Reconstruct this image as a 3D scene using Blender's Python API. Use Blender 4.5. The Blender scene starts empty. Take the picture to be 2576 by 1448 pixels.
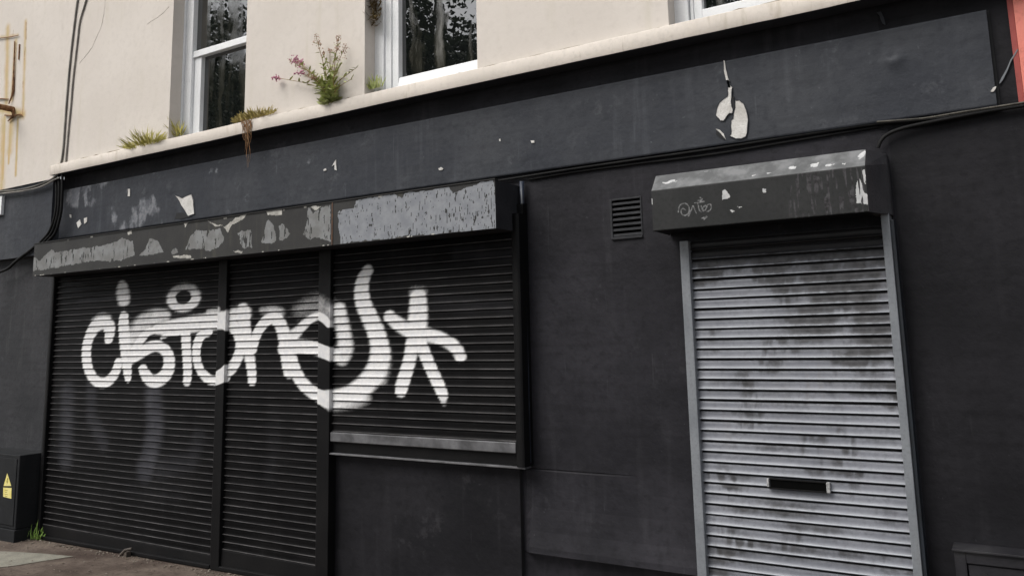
import bpy, math, random
import numpy as np
from mathutils import Vector, Matrix
random.seed(7); rng = np.random.default_rng(7)
S = bpy.context.scene

# ------------------------------------------------------------------ camera
CAM = np.array([0.0, -4.0, 1.57])
F, CX, CY, PW, PH = 2050.0, 1287.5, 530.07, 2575.0, 1448.0      # photo measured at 2575 x 1448
YAW, PIT, ROL = -5.49466966e-01, 1.50236588e-01, -2.32837437e-02
fw = np.array([math.sin(YAW)*math.cos(PIT), math.cos(YAW)*math.cos(PIT), math.sin(PIT)])
ri = np.array([math.cos(YAW), -math.sin(YAW), 0.0]); up = np.cross(ri, fw)
ri, up = math.cos(ROL)*ri+math.sin(ROL)*up, -math.sin(ROL)*ri+math.cos(ROL)*up
cd = bpy.data.cameras.new('camera'); cam = bpy.data.objects.new('camera', cd); S.collection.objects.link(cam)
cam.matrix_world = Matrix(((ri[0], up[0], -fw[0], CAM[0]), (ri[1], up[1], -fw[1], CAM[1]), (ri[2], up[2], -fw[2], CAM[2]), (0, 0, 0, 1)))
cd.sensor_width = 36; cd.sensor_fit = 'HORIZONTAL'; cd.lens = 36*F/PW; cd.shift_y = -(PH/2-CY)/PW
cd.clip_end = 500; cd.clip_start = 0.05
S.camera = cam

# ------------------------------------------------------------------ sky, sun, exposure
W = bpy.data.worlds.new('World'); S.world = W; W.use_nodes = True
wn, wl = W.node_tree.nodes, W.node_tree.links
SUN_EL, SUN_AZ = math.radians(52), math.radians(214)
sky = wn.new('ShaderNodeTexSky'); sky.sky_type = 'NISHITA'; sky.sun_disc = False
sky.sun_elevation = SUN_EL; sky.sun_rotation = SUN_AZ; sky.air_density = 1.0; sky.dust_density = 3.0
hs = wn.new('ShaderNodeHueSaturation'); hs.inputs['Saturation'].default_value = 0.22
bg = wn['Background']; bg.inputs['Strength'].default_value = 0.115
wl.new(sky.outputs[0], hs.inputs['Color']); wl.new(hs.outputs[0], bg.inputs['Color'])
sd = bpy.data.lights.new('sun', 'SUN'); sd.energy = 1.3; sd.angle = math.radians(36); sd.color = (1, .96, .9)
sun = bpy.data.objects.new('sun', sd); S.collection.objects.link(sun)
dirv = Vector((math.sin(SUN_AZ)*math.cos(SUN_EL), math.cos(SUN_AZ)*math.cos(SUN_EL), math.sin(SUN_EL)))
sun.rotation_euler = dirv.to_track_quat('Z', 'Y').to_euler()
S.view_settings.view_transform = 'Standard'; S.view_settings.look = 'None'
S.view_settings.gamma = 1; S.view_settings.exposure = 0.90

# ------------------------------------------------------------------ helpers
def at(px, py, y=0.0):
    """point of the photo (2575 wide) -> point on the vertical plane at depth y"""
    d = ri*(px-CX)/F-up*(py-CY)/F+fw
    t = (y-CAM[1])/d[1]
    return CAM+d*t
def sat(sx, sy, y=0.0): return at(sx*PW/3840, sy*PW/3840, y)
def gz(x): return 0.012*(x+7.0)               # the pavement climbs gently to the right

class MB:
    def __init__(s): s.v = []; s.f = []
    def box(s, x0, x1, y0, y1, z0, z1):
        b = len(s.v)
        s.v += [(x, y, z) for z in (z0, z1) for y in (y0, y1) for x in (x0, x1)]
        s.f += [tuple(b+i for i in q) for q in ((0, 2, 3, 1), (4, 5, 7, 6), (0, 1, 5, 4), (2, 6, 7, 3), (0, 4, 6, 2), (1, 3, 7, 5))]
        return s
    def prism(s, pts, y0, y1):
        """polygon in (x,z) extruded from y0 (front) to y1 (back)"""
        b = len(s.v); n = len(pts)
        s.v += [(p[0], y0, p[1]) for p in pts]+[(p[0], y1, p[1]) for p in pts]
        s.f += [tuple(range(b, b+n)), tuple(range(b+2*n-1, b+n-1, -1))]
        s.f += [(b+i, b+n+i, b+n+(i+1) % n, b+(i+1) % n) for i in range(n)]
        return s
    def hexa(s, p):                            # 8 points: front 4 (ccw), back 4
        b = len(s.v); s.v += [tuple(q) for q in p]
        s.f += [tuple(b+i for i in q) for q in ((0, 1, 2, 3), (7, 6, 5, 4), (0, 4, 5, 1), (1, 5, 6, 2), (2, 6, 7, 3), (3, 7, 4, 0))]
        return s
    def tube(s, pts, r, n=7, r1=None, cap=True):
        pts = [Vector(p) for p in pts]; m = len(pts); b = len(s.v)
        rr = r if isinstance(r, (list, tuple)) else [r+((r1 if r1 is not None else r)-r)*i/(m-1) for i in range(m)]
        prev = None
        for i, p in enumerate(pts):
            t = (pts[min(i+1, m-1)]-pts[max(i-1, 0)]).normalized()
            a = prev if prev is not None else (Vector((0, 0, 1)) if abs(t.z) < .9 else Vector((1, 0, 0)))
            a = (a-t*a.dot(t)).normalized(); c = t.cross(a); prev = a
            for k in range(n):
                w = 2*math.pi*k/n; s.v.append(tuple(p+(a*math.cos(w)+c*math.sin(w))*rr[i]))
        for i in range(m-1):
            for k in range(n):
                s.f.append((b+i*n+k, b+i*n+(k+1) % n, b+(i+1)*n+(k+1) % n, b+(i+1)*n+k))
        if cap: s.f += [tuple(b+k for k in range(n))[::-1], tuple(b+(m-1)*n+k for k in range(n))]
        return s
    def blade(s, p, d, side, L, w, curl=0.0):   # narrow leaf of four faces, arched
        p, d, side = Vector(p), Vector(d).normalized(), Vector(side).normalized(); b = len(s.v)
        nrm = d.cross(side)
        for i, (t, ww) in enumerate(((0, .35), (.35, 1), (.7, .75), (1, .08))):
            c = p+d*L*t+nrm*curl*L*t*t
            s.v += [tuple(c-side*w*ww/2), tuple(c+side*w*ww/2)]
        s.f += [(b+2*i, b+2*i+1, b+2*i+3, b+2*i+2) for i in range(3)]
        return s
    def ball(s, c, r, n=6, m=4, sz=1.0, jit=0.0):
        b = len(s.v)
        for i in range(m+1):
            th = math.pi*i/m
            for k in range(n):
                q = r*(1+random.uniform(-jit, jit)); ph = 2*math.pi*k/n
                s.v.append((c[0]+q*math.sin(th)*math.cos(ph), c[1]+q*math.sin(th)*math.sin(ph), c[2]+q*sz*math.cos(th)))
        for i in range(m):
            for k in range(n): s.f.append((b+i*n+k, b+(i+1)*n+k, b+(i+1)*n+(k+1) % n, b+i*n+(k+1) % n))
        return s
    def build(s, name, mat, parent=None, bevel=0.0, smooth=False):
        me = bpy.data.meshes.new(name); me.from_pydata(s.v, [], s.f); me.update()
        o = link(name, me, mat, parent)
        if smooth: me.shade_smooth()
        if bevel:
            md = o.modifiers.new('bevel', 'BEVEL'); md.width = bevel; md.segments = 2; md.limit_method = 'ANGLE'
        return o

def link(name, me, mat, parent=None):
    o = bpy.data.objects.new(name, me); S.collection.objects.link(o)
    if mat: me.materials.append(mat)
    if parent:
        o.parent = parent; o.matrix_parent_inverse = Matrix.Translation(parent.location).inverted()
    return o
def tag(o, label=None, cat=None, group=None, kind=None):
    for k, v in (('label', label), ('category', cat), ('group', group), ('kind', kind)):
        if v: o[k] = v
    return o
def thing(name, label, cat, loc=(0, 0, 0), group=None):
    o = bpy.data.objects.new(name, None); S.collection.objects.link(o); o.location = loc; o.empty_display_size = .1
    return tag(o, label, cat, group)

def grid(name, P, mat, parent=None, paint=None, smooth=False, flip=False):
    """P: (rows, cols, 3) array -> quad sheet, paint: (rows, cols, 3) colour attribute"""
    n, m = P.shape[:2]
    me = bpy.data.meshes.new(name)
    me.vertices.add(n*m); me.vertices.foreach_set('co', np.ascontiguousarray(P, dtype=np.float32).ravel())
    i = np.arange(n*m).reshape(n, m)
    q = np.stack([i[:-1, :-1], i[:-1, 1:], i[1:, 1:], i[1:, :-1]], -1).reshape(-1, 4)
    if flip: q = q[:, ::-1]
    me.loops.add(q.size); me.loops.foreach_set('vertex_index', q.astype(np.int32).ravel())
    me.polygons.add(len(q)); me.polygons.foreach_set('loop_start', np.arange(0, q.size, 4, dtype=np.int32))
    me.update(calc_edges=True); me.validate()
    if paint is not None: set_paint(me, paint.reshape(-1, 3))
    if smooth: me.shade_smooth()
    return link(name, me, mat, parent)
def set_paint(me, c):
    a = me.color_attributes.new('paint', 'FLOAT_COLOR', 'POINT')
    d = np.ones((len(c), 4), np.float32); d[:, :3] = c; a.data.foreach_set('color', d.ravel())

# value noise for wear patterns
_T = rng.random((256, 256))
def vnoise(x, z, s=1.0, o=0):
    x = np.asarray(x)*s+o*17.3; z = np.asarray(z)*s+o*31.7
    xi = np.floor(x).astype(int); zi = np.floor(z).astype(int); fx = x-xi; fz = z-zi
    fx = fx*fx*(3-2*fx); fz = fz*fz*(3-2*fz)
    g = lambda a, b: _T[a % 256, b % 256]
    return (g(xi, zi)*(1-fx)+g(xi+1, zi)*fx)*(1-fz)+(g(xi, zi+1)*(1-fx)+g(xi+1, zi+1)*fx)*fz
def fbm(x, z, s=1.0, o=0, n=4): return sum(vnoise(x, z, s*2**k, o+k)/2**k for k in range(n))/sum(1/2**k for k in range(n))
def sstep(a, b, x): t = np.clip((x-a)/(b-a), 0, 1); return t*t*(3-2*t)
def seg_dist(X, Z, pts, ws):
    """signed 'inside' measure: max over segments of 1 - dist/halfwidth"""
    best = np.full(X.shape, -9.0)
    for (a, b, wa, wb) in zip(pts[:-1], pts[1:], ws[:-1], ws[1:]):
        dx, dz = b[0]-a[0], b[1]-a[1]; L = dx*dx+dz*dz+1e-12
        t = np.clip(((X-a[0])*dx+(Z-a[1])*dz)/L, 0, 1)
        d = np.hypot(X-a[0]-t*dx, Z-a[1]-t*dz); h = (wa+(wb-wa)*t)/2
        best = np.maximum(best, 1-d/h)
    return best
def smooth_pts(p, n=3):
    p = np.array(p, float)
    for _ in range(n):
        q = [p[0]]
        for a, b in zip(p[:-1], p[1:]): q += [a*.75+b*.25, a*.25+b*.75]
        p = np.array(q+[p[-1]])
    return p
def inpoly(X, Z, poly):
    r = np.zeros(X.shape, bool); n = len(poly)
    for i in range(n):
        (x0, z0), (x1, z1) = poly[i], poly[(i+1) % n]
        if z0 == z1: continue
        c = ((z0 > Z) != (z1 > Z)) & (X < (x1-x0)*(Z-z0)/(z1-z0)+x0); r ^= c
    return r

# ------------------------------------------------------------------ materials
def M(name, c1, c2=None, rough=.6, spec=.4, nscale=2.5, streak=0.0, scol=(.2, .2, .2), bump=0.0, bscale=90, wall=0.0, wcol=(.1, .1, .1), layers=(), metal=0, fine=.25, ior=None, stretch=(6, 6, .5)):
    m = bpy.data.materials.new(name); m.use_nodes = True; nt = m.node_tree; N, L = nt.nodes, nt.links
    p = N['Principled BSDF']; p.inputs['Roughness'].default_value = rough; p.inputs['Specular IOR Level'].default_value = spec; p.inputs['Metallic'].default_value = metal
    if ior: p.inputs['IOR'].default_value = ior
    tc = N.new('ShaderNodeTexCoord'); co = tc.outputs['Object']
    def noise(scale, det=5, vec=None, rg=.6):
        n = N.new('ShaderNodeTexNoise'); n.inputs['Scale'].default_value = scale; n.inputs['Detail'].default_value = det; n.inputs['Roughness'].default_value = rg
        L.new(vec or co, n.inputs['Vector']); return n.outputs['Fac']
    def ramp(src, a, b):
        r = N.new('ShaderNodeMapRange'); r.inputs['From Min'].default_value = a; r.inputs['From Max'].default_value = b; r.interpolation_type = 'SMOOTHSTEP'
        L.new(src, r.inputs['Value']); return r.outputs['Result']
    def math_(op, a, b):
        n = N.new('ShaderNodeMath'); n.operation = op; n.use_clamp = op != 'SUBTRACT'
        for i, v in enumerate((a, b)):
            if isinstance(v, (int, float)): n.inputs[i].default_value = v
            else: L.new(v, n.inputs[i])
        return n.outputs[0]
    def mix(fac, a, b):
        n = N.new('ShaderNodeMix'); n.data_type = 'RGBA'
        for s, v in ((n.inputs['Factor'], fac), (n.inputs['A'], a), (n.inputs['B'], b)):
            if isinstance(v, (int, float)): s.default_value = v
            elif isinstance(v, tuple): s.default_value = (*v, 1)
            else: L.new(v, s)
        return n.outputs['Result']
    c2 = c2 or c1
    col = mix(ramp(noise(nscale, 6), .32, .68), c1, c2)
    dk = tuple(x*(1-fine) for x in c1)
    col = mix(math_('MULTIPLY', ramp(noise(nscale*14, 4), .45, .75), .6), col, dk)
    if streak:
        mp = N.new('ShaderNodeMapping'); mp.inputs['Scale'].default_value = stretch; L.new(co, mp.inputs['Vector'])
        s1 = ramp(noise(2.2, 5, mp.outputs[0]), .50, .74)
        s2 = ramp(noise(1.1, 3), .4, .7)
        col = mix(math_('MULTIPLY', math_('MULTIPLY', s1, s2), streak), col, scol)
        mp2 = N.new('ShaderNodeMapping'); mp2.inputs['Scale'].default_value = tuple(v*k for v, k in zip(stretch, (6, 6, 4))); L.new(co, mp2.inputs['Vector'])
        s3 = ramp(noise(1.6, 3, mp2.outputs[0]), .63, .74); s4 = ramp(noise(1.9, 3), .50, .62)
        col = mix(math_('MULTIPLY', math_('MULTIPLY', s3, s4), streak*.75), col, scol)
    if wall:
        mp3 = N.new('ShaderNodeMapping'); mp3.inputs['Scale'].default_value = (1.3, 1.3, 16); mp3.inputs['Rotation'].default_value = (0, .12, 0); L.new(co, mp3.inputs['Vector'])
        col = mix(math_('MULTIPLY', ramp(noise(1.5, 4, mp3.outputs[0]), .45, .75), .35*wall), col, tuple(x*.45 for x in c1))       # roller and brush marks
        col = mix(math_('MULTIPLY', math_('MULTIPLY', ramp(noise(48, 2), .70, .76), ramp(noise(2.3, 3), .45, .62)), .8*wall), col, wcol)  # nicks
        col = mix(math_('MULTIPLY', math_('MULTIPLY', ramp(noise(7, 6, None, .75), .56, .66), ramp(noise(.9, 3), .45, .65)), .5*wall), col, wcol)  # scuffed patches
    rsock = None
    if layers:
        at_ = N.new('ShaderNodeAttribute'); at_.attribute_name = 'paint'
        sp = N.new('ShaderNodeSeparateColor'); L.new(at_.outputs['Color'], sp.inputs[0])
        for (ch, lc, lc2, ns, k, lo, hi) in layers:
            v = sp.outputs[ch]
            if k:
                nn = N.new('ShaderNodeMath'); nn.operation = 'MULTIPLY_ADD'; L.new(noise(ns, 5), nn.inputs[0]); nn.inputs[1].default_value = k; nn.inputs[2].default_value = -k/2
                ad = N.new('ShaderNodeMath'); ad.operation = 'ADD'; L.new(nn.outputs[0], ad.inputs[0]); L.new(v, ad.inputs[1]); v = ad.outputs[0]
            f = ramp(v, lo, hi)
            col = mix(f, col, mix(ramp(noise(ns*.5, 4), .35, .65), lc, lc2))
            rsock = f if ch == 0 else rsock
        if rsock is not None:
            r = N.new('ShaderNodeMapRange'); r.inputs['To Min'].default_value = rough; r.inputs['To Max'].default_value = .6
            L.new(rsock, r.inputs['Value']); L.new(r.outputs[0], p.inputs['Roughness'])
    L.new(col, p.inputs['Base Color'])
    if bump:
        b = N.new('ShaderNodeBump'); b.inputs['Distance'].default_value = bump; b.inputs['Strength'].default_value = 1
        h_ = noise(bscale, 6)
        if wall:
            ma = N.new('ShaderNodeMath'); ma.operation = 'MULTIPLY_ADD'; L.new(noise(bscale*.3, 4), ma.inputs[0]); ma.inputs[1].default_value = 3.0; L.new(h_, ma.inputs[2]); h_ = ma.outputs[0]
        L.new(h_, b.inputs['Height']); L.new(b.outputs[0], p.inputs['Normal'])
    return m

mCream = M('cream_render', (.60, .55, .50), (.645, .595, .545), rough=.85, spec=.2, nscale=1.3, streak=.35, scol=(.50, .46, .36), bump=.0012, bscale=30, fine=.06)
mCreamStain = M('cream_render_rust_stained', (.60, .55, .50), (.645, .595, .545), rough=.85, spec=.2, nscale=1.3, streak=.35, scol=(.50, .46, .36), bump=.0012, bscale=30, fine=.06,
                layers=((0, (.52, .36, .17), (.48, .38, .2), 14, .5, .08, .85), (1, (.18, .08, .03), (.30, .15, .06), 45, .7, .25, .8)))
mSill = M('cream_sill_paint', (.58, .53, .475), (.67, .61, .55), rough=.8, spec=.2, nscale=3, streak=.7, scol=(.36, .31, .23), bump=.001, bscale=25, fine=.08, stretch=(9, 9, 2))
mFascia = M('slate_painted_render', (.026, .029, .037), (.043, .046, .053), rough=.65, spec=.22, nscale=1.6, wall=.8, wcol=(.085, .088, .096), streak=.5, scol=(.095, .10, .112), bump=.002, bscale=26, fine=.2,
            layers=((0, (.11, .115, .13), (.19, .195, .21), 40, .7, .18, 1.0),))
mBlack = M('black_painted_render', (.0090, .0088, .0115), (.0225, .0216, .0265), rough=.7, spec=.2, nscale=1.7, wall=1.0, wcol=(.050, .049, .054), streak=.55, scol=(.052, .051, .057), bump=.002, bscale=22, fine=.25)
mSoffit = M('dark_soffit', (.028, .031, .0385), (.042, .0445, .051), rough=.65, spec=.22, nscale=1.6)  # sill underside, far darker than the cream front
mBlackR = M('black_painted_render_shaded', (.0062, .0061, .0078), (.0145, .0140, .0168), rough=.7, spec=.18, nscale=1.7, wall=1.0, wcol=(.034, .033, .037), streak=.4, scol=(.035, .034, .038), bump=.002, bscale=22, fine=.25)  # shaded copy of the black render; the dimmer light is in its colour
mGreyWall = M('charcoal_render', (.025, .026, .029), (.042, .042, .046), rough=.75, spec=.2, nscale=1.5, wall=1.0, wcol=(.08, .08, .085), streak=.4, scol=(.09, .09, .09), bump=.0025, bscale=26, fine=.2)
mPlaster = M('bare_white_plaster', (.47, .45, .42), (.66, .645, .62), rough=.9, spec=.1, nscale=9, bump=.003, bscale=60, fine=.22, streak=.5, scol=(.30, .28, .25), stretch=(12, 12, 1.5))
mDarkPlaster = M('torn_paint_edge', (.012, .012, .013), rough=.8)
mShut = M('black_shutter_paint', (.0022, .0021, .0024), (.0055, .0052, .0055), rough=.5, spec=.06, nscale=3, streak=.45, scol=(.014, .014, .015), bump=.0006, bscale=60, fine=.3,
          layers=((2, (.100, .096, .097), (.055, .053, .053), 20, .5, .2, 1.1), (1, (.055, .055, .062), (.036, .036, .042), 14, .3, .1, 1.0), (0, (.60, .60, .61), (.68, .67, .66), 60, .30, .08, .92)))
mPost = M('black_metal_post', (.0035, .0035, .004), (.007, .0067, .007), rough=.55, spec=.14, nscale=4, bump=.0004, bscale=50,
          layers=((1, (.07, .07, .075), (.05, .05, .055), 14, .3, .1, 1.0), (0, (.60, .60, .61), (.68, .67, .66), 60, .25, .15, .75)))
mHouse = M('peeling_housing_paint', (.034, .0335, .032), (.025, .0245, .0245), rough=.6, spec=.25, nscale=5, streak=.7, scol=(.065, .060, .048), bump=.0012, bscale=40, fine=.3, stretch=(14, 14, 1.2),
           layers=((0, (.185, .195, .215), (.235, .245, .262), 30, .45, .30, .66), (1, (.205, .21, .212), (.15, .15, .146), 24, .7, .25, .72), (2, (.46, .445, .41), (.28, .27, .245), 45, .9, .30, .85)))
mHouseDark = M('dark_housing_end', (.018, .019, .022), (.030, .030, .034), rough=.6, spec=.25, nscale=6, streak=.9, scol=(.014, .014, .016), bump=.001, bscale=40, stretch=(16, 16, .9))
mEndCap = M('brushed_black_end', (.034, .034, .038), (.055, .054, .058), rough=.6, spec=.2, nscale=6, streak=1.0, scol=(.008, .008, .009), bump=.0015, bscale=40, stretch=(14, 14, .9))
mDoorHouse = M('worn_door_housing_paint', (.0175, .0185, .0185), (.026, .0265, .027), rough=.6, spec=.22, nscale=4, streak=.8, scol=(.016, .015, .015), bump=.001, bscale=40, fine=.3, stretch=(18, 18, .8),
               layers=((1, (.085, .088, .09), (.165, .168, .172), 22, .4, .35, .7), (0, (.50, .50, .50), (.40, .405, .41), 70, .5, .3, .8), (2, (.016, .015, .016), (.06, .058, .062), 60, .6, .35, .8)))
mDoorSlat = M('grey_shutter_paint', (.132, .139, .162), (.190, .198, .224), rough=.5, spec=.4, nscale=3, streak=.6, scol=(.14, .135, .135), bump=.0005, bscale=60, fine=.25, stretch=(10, 10, 1.5),
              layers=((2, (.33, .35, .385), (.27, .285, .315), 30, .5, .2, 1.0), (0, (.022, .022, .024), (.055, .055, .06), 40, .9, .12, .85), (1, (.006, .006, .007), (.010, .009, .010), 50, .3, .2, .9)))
mGreyRail = M('grey_rail_paint', (.15, .162, .178), (.195, .207, .222), rough=.5, spec=.4, nscale=5, streak=.5, scol=(.12, .12, .12), bump=.0006, bscale=50, fine=.25, stretch=(20, 20, 1))
mRailSide = M('dark_rail_side', (.014, .019, .026), (.008, .010, .013), rough=.5, nscale=8)
mWhite = M('white_window_paint', (.76, .77, .78), (.82, .825, .83), rough=.45, spec=.5, nscale=5, streak=.35, scol=(.36, .34, .29), fine=.12, bump=.0006, bscale=40)
mGrime = M('dirty_glazing_bead', (.10, .10, .09), (.2, .2, .18), rough=.7, nscale=20)
mRust = M('rusty_iron', (.13, .06, .03), (.30, .17, .09), rough=.9, spec=.2, nscale=30, bump=.002, bscale=120)
mCable = M('black_cable', (.006, .006, .0065), (.013, .013, .013), rough=.7, spec=.15, nscale=10)
mCableGrey = M('weathered_grey_cable', (.16, .15, .14), (.30, .28, .25), rough=.7, nscale=10)
mCableDark = M('weathered_dark_cable', (.03, .028, .024), (.12, .11, .09), rough=.7, nscale=12)
mCableGrey2 = M('dusty_cable', (.12, .115, .105), (.22, .21, .19), rough=.75, nscale=10)
mConduit = M('blue_black_conduit', (.03, .037, .055), (.009, .010, .014), rough=.4, nscale=6)
mSilver = M('worn_aluminium', (.14, .14, .147), (.05, .05, .053), rough=.4, spec=.5, nscale=8, streak=.6, scol=(.05, .05, .05), stretch=(2, 2, 8), fine=.4)
mCab = M('black_cabinet_paint', (.013, .014, .0155), (.020, .021, .0225), rough=.7, spec=.15, nscale=3, streak=.4, scol=(.06, .06, .06), bump=.0006)
mYellow = M('yellow_label', (.72, .62, .16), (.78, .70, .30), rough=.6, nscale=30)
mInk = M('black_ink', (.02, .02, .02), rough=.6)
mRed = M('salmon_red_paint', (.68, .20, .15), (.75, .24, .19), rough=.7, nscale=3, streak=.3, scol=(.5, .14, .1), bump=.001)
mGreen = M('green_leaf', (.30, .36, .11), (.52, .54, .26), rough=.6, nscale=25)
mDryGreen = M('yellow_green_fern', (.38, .35, .08), (.52, .46, .15), rough=.7, nscale=25)
mMoss = M('yellowish_moss', (.26, .21, .06), (.42, .33, .12), rough=.9, nscale=25)
mDead = M('dead_brown_stem', (.24, .12, .055), (.42, .27, .15), rough=.9, nscale=25)
mStem = M('reddish_stem', (.24, .12, .06), (.26, .24, .10), rough=.8, nscale=9)
mPink = M('pink_flower', (.52, .20, .30), (.62, .34, .42), rough=.8, nscale=40)
mSeed = M('faded_flower', (.42, .26, .20), (.5, .36, .28), rough=.8, nscale=40)
mGrass = M('bright_weed', (.10, .19, .03), (.20, .30, .07), rough=.6, nscale=25)
mBark = M('tree_bark', (.05, .04, .03), (.08, .065, .05), rough=.9, nscale=6, bump=.01, bscale=12)
mLeaf = M('tree_leaf', (.028, .045, .016), (.055, .075, .028), rough=.6, nscale=2)
mTarmac = M('brown_worn_tarmac', (.060, .043, .035), (.150, .120, .098), rough=.9, spec=.2, nscale=2.6, bump=.008, bscale=110, streak=.8, scol=(.025, .016, .012), stretch=(1.2, 4, 1), fine=.55)
mSlab = M('pale_concrete_slab', (.16, .155, .125), (.24, .23, .19), rough=.9, nscale=5, bump=.005, bscale=90, fine=.35, streak=.4, scol=(.08, .07, .05))
mRoad = M('asphalt', (.045, .045, .047), (.06, .06, .06), rough=.9, nscale=1, bump=.006, bscale=150)
mGround = M('far_ground', (.08, .085, .06), (.11, .11, .08), rough=.95, nscale=.4)
mKerb = M('granite_kerb', (.25, .25, .25), (.33, .33, .32), rough=.85, nscale=6, bump=.003)
def glass(name, seed, wash):
    m = M(name, (.006, .007, .007), rough=.05, spec=.5, ior=2.3, nscale=3)
    nt = m.node_tree; N, L = nt.nodes, nt.links; p = N['Principled BSDF']
    tc = N.new('ShaderNodeTexCoord'); mp = N.new('ShaderNodeMapping'); mp.inputs['Scale'].default_value = (15, 15, .9); mp.inputs['Location'].default_value = (seed, 0, seed)
    n1 = N.new('ShaderNodeTexNoise'); n1.inputs['Scale'].default_value = 1.0; n1.inputs['Detail'].default_value = 6
    n2 = N.new('ShaderNodeTexNoise'); n2.inputs['Scale'].default_value = 5; n2.inputs['Detail'].default_value = 8
    wv = N.new('ShaderNodeVectorMath'); wv.operation = 'MULTIPLY_ADD'; L.new(n2.outputs['Color'], wv.inputs[0]); wv.inputs[1].default_value = (.10, .1, .1); L.new(tc.outputs['Object'], wv.inputs[2]); L.new(wv.outputs[0], mp.inputs[0]); L.new(mp.outputs[0], n1.inputs['Vector']); L.new(tc.outputs['Object'], n2.inputs['Vector'])
    r = N.new('ShaderNodeMapRange'); r.inputs['From Min'].default_value = .50; r.inputs['From Max'].default_value = .85; r.inputs['To Max'].default_value = wash
    mu = N.new('ShaderNodeMath'); mu.operation = 'MULTIPLY'; L.new(n1.outputs['Fac'], r.inputs['Value']); L.new(r.outputs[0], mu.inputs[0]); L.new(n2.outputs['Fac'], mu.inputs[1])
    mx = N.new('ShaderNodeMix'); mx.data_type = 'RGBA'; mx.inputs['A'].default_value = (.006, .007, .007, 1); mx.inputs['B'].default_value = (.12, .11, .08, 1)
    L.new(mu.outputs[0], mx.inputs['Factor']); L.new(mx.outputs['Result'], p.inputs['Base Color'])
    rr = N.new('ShaderNodeMapRange'); rr.inputs['To Min'].default_value = .0; rr.inputs['To Max'].default_value = .5; L.new(mu.outputs[0], rr.inputs['Value']); L.new(rr.outputs[0], p.inputs['Roughness'])
    b = N.new('ShaderNodeBump'); b.inputs['Distance'].default_value = .002; b.inputs['Strength'].default_value = .015; L.new(n2.outputs['Fac'], b.inputs['Height']); L.new(b.outputs[0], p.inputs['Normal'])
    return m
mGlass1, mGlass2 = glass('dirty_window_glass', 0.0, .75), glass('streaked_window_glass', 3.3, 1.2)

# ------------------------------------------------------------------ ground
def sheet(name, x0, x1, y0, y1, dz, mat, nx=2):
    xs = np.linspace(x0, x1, nx); P = np.array([[(x, y, gz(x)+dz) for x in xs] for y in (y0, y1)]); return tag(grid(name, P, mat), kind='structure')
sheet('ground', -150, 150, -180, 60, -.16, mGround)
sheet('road', -60, 60, -11.5, -4.62, -.13, mRoad)
MBk = MB()
for k in range(-12, 14):
    x = k*.92
    MBk.hexa([(x, -4.62, gz(x)-.14), (x+.914, -4.62, gz(x+.914)-.14), (x+.914, -4.62, gz(x+.914)+.003), (x, -4.62, gz(x)+.003),
              (x, -4.48, gz(x)-.14), (x+.914, -4.48, gz(x+.914)-.14), (x+.914, -4.48, gz(x+.914)+.003), (x, -4.48, gz(x)+.003)])
tag(MBk.build('kerb', mKerb, bevel=.012), kind='structure')
sheet('pavement', -40, 40, -4.48, .5, 0, mTarmac)
# paler concrete patch set into the tarmac at far left
c = [at(px, py, 0) for px, py in ((-60, 1384), (0, 1386), (95, 1392), (182, 1399), (120, 1410), (40, 1421), (-60, 1436))]
def on_ground(px, py):
    d = ri*(px-CX)/F-up*(py-CY)/F+fw
    t = (gz(-7)-CAM[2])/(d[2]-0.012*d[0])*1.0
    for _ in range(20):
        x = CAM[0]+d[0]*t; t = (gz(x)-CAM[2])/d[2]
    return CAM+d*t
g = [on_ground(px, py) for px, py in ((-60, 1382), (0, 1386), (95, 1391), (185, 1399), (120, 1409), (40, 1422), (-60, 1434))]
me = bpy.data.meshes.new('concrete_patch'); me.from_pydata([(p[0], p[1], gz(p[0])+.004) for p in g], [], [tuple(range(len(g)))][::1]); me.update()
tag(link('concrete_patch', me, mSlab), kind='structure')

def dconv2(pts): return [(a/2.0115*PW/3840, b/2.0115*PW/3840) for a, b in pts]
# ------------------------------------------------------------------ the shop building
YU, YB, YF = -.10, -.132, -.03          # upper wall, sill course, fascia board fronts
XL, XR = -7.12, .118                   # party lines with the neighbours
zB0 = at(1287, 190, YB)[2]             # underside of the sill course
zB1 = zB0+.088
fz0 = at(1800, 366, YF)[2]; fz1 = at(1287, 258, YF)[2]
B = thing('shop_building', 'derelict shop with cream upper storey above a black painted fascia and ground floor', 'building', ((XL+XR)/2, 0, 0))

# lower wall: black render that flares out slightly above a plinth line
vent_x = (at(1535, 545)[0], at(1615, 545)[0]); vent_z = (at(1576, 598)[2], at(1576, 497)[2])
zs = np.array(sorted([-.15, .25, .392, .398, .41, .44, .48, .52, .58, .64, .72, .83, .840, .843, .85, 1.2, 1.6, 2.0, vent_z[0], vent_z[1], 2.6, zB0+.05]))
zk = np.array([-.15, .392, .398, .41, .44, .52, .64, .80, 9]); yk = np.array([.012, .012, -.002, -.046, -.043, -.024, -.008, 0, 0])
def wall_part(xs, zz):
    X = np.broadcast_to(xs, (len(zz), len(xs))); Z = np.broadcast_to(zz[:, None], X.shape)
    left = sstep(-.6, -.9, X)*sstep(-2.41, -2.385, X)
    Y = np.interp(Z, zk, yk)*left+.006*(np.abs(Z-.8405) < .002)*sstep(-1.7, -2.0, X)
    return np.stack([X, Y+(fbm(X, Z, 1.4, 3)-.5)*.010, Z+0.0], -1)
def merge_sheets(name, Ps, mat, parent):
    v, f = [], []
    for P in Ps:
        n, m = P.shape[:2]; b = len(v); v += [tuple(q) for q in P.reshape(-1, 3)]
        f += [(b+i*m+j, b+i*m+j+1, b+(i+1)*m+j+1, b+(i+1)*m+j) for i in range(n-1) for j in range(m-1)]
    me = bpy.data.meshes.new(name); me.from_pydata(v, [], f); me.update(); return link(name, me, mat, parent)
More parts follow.
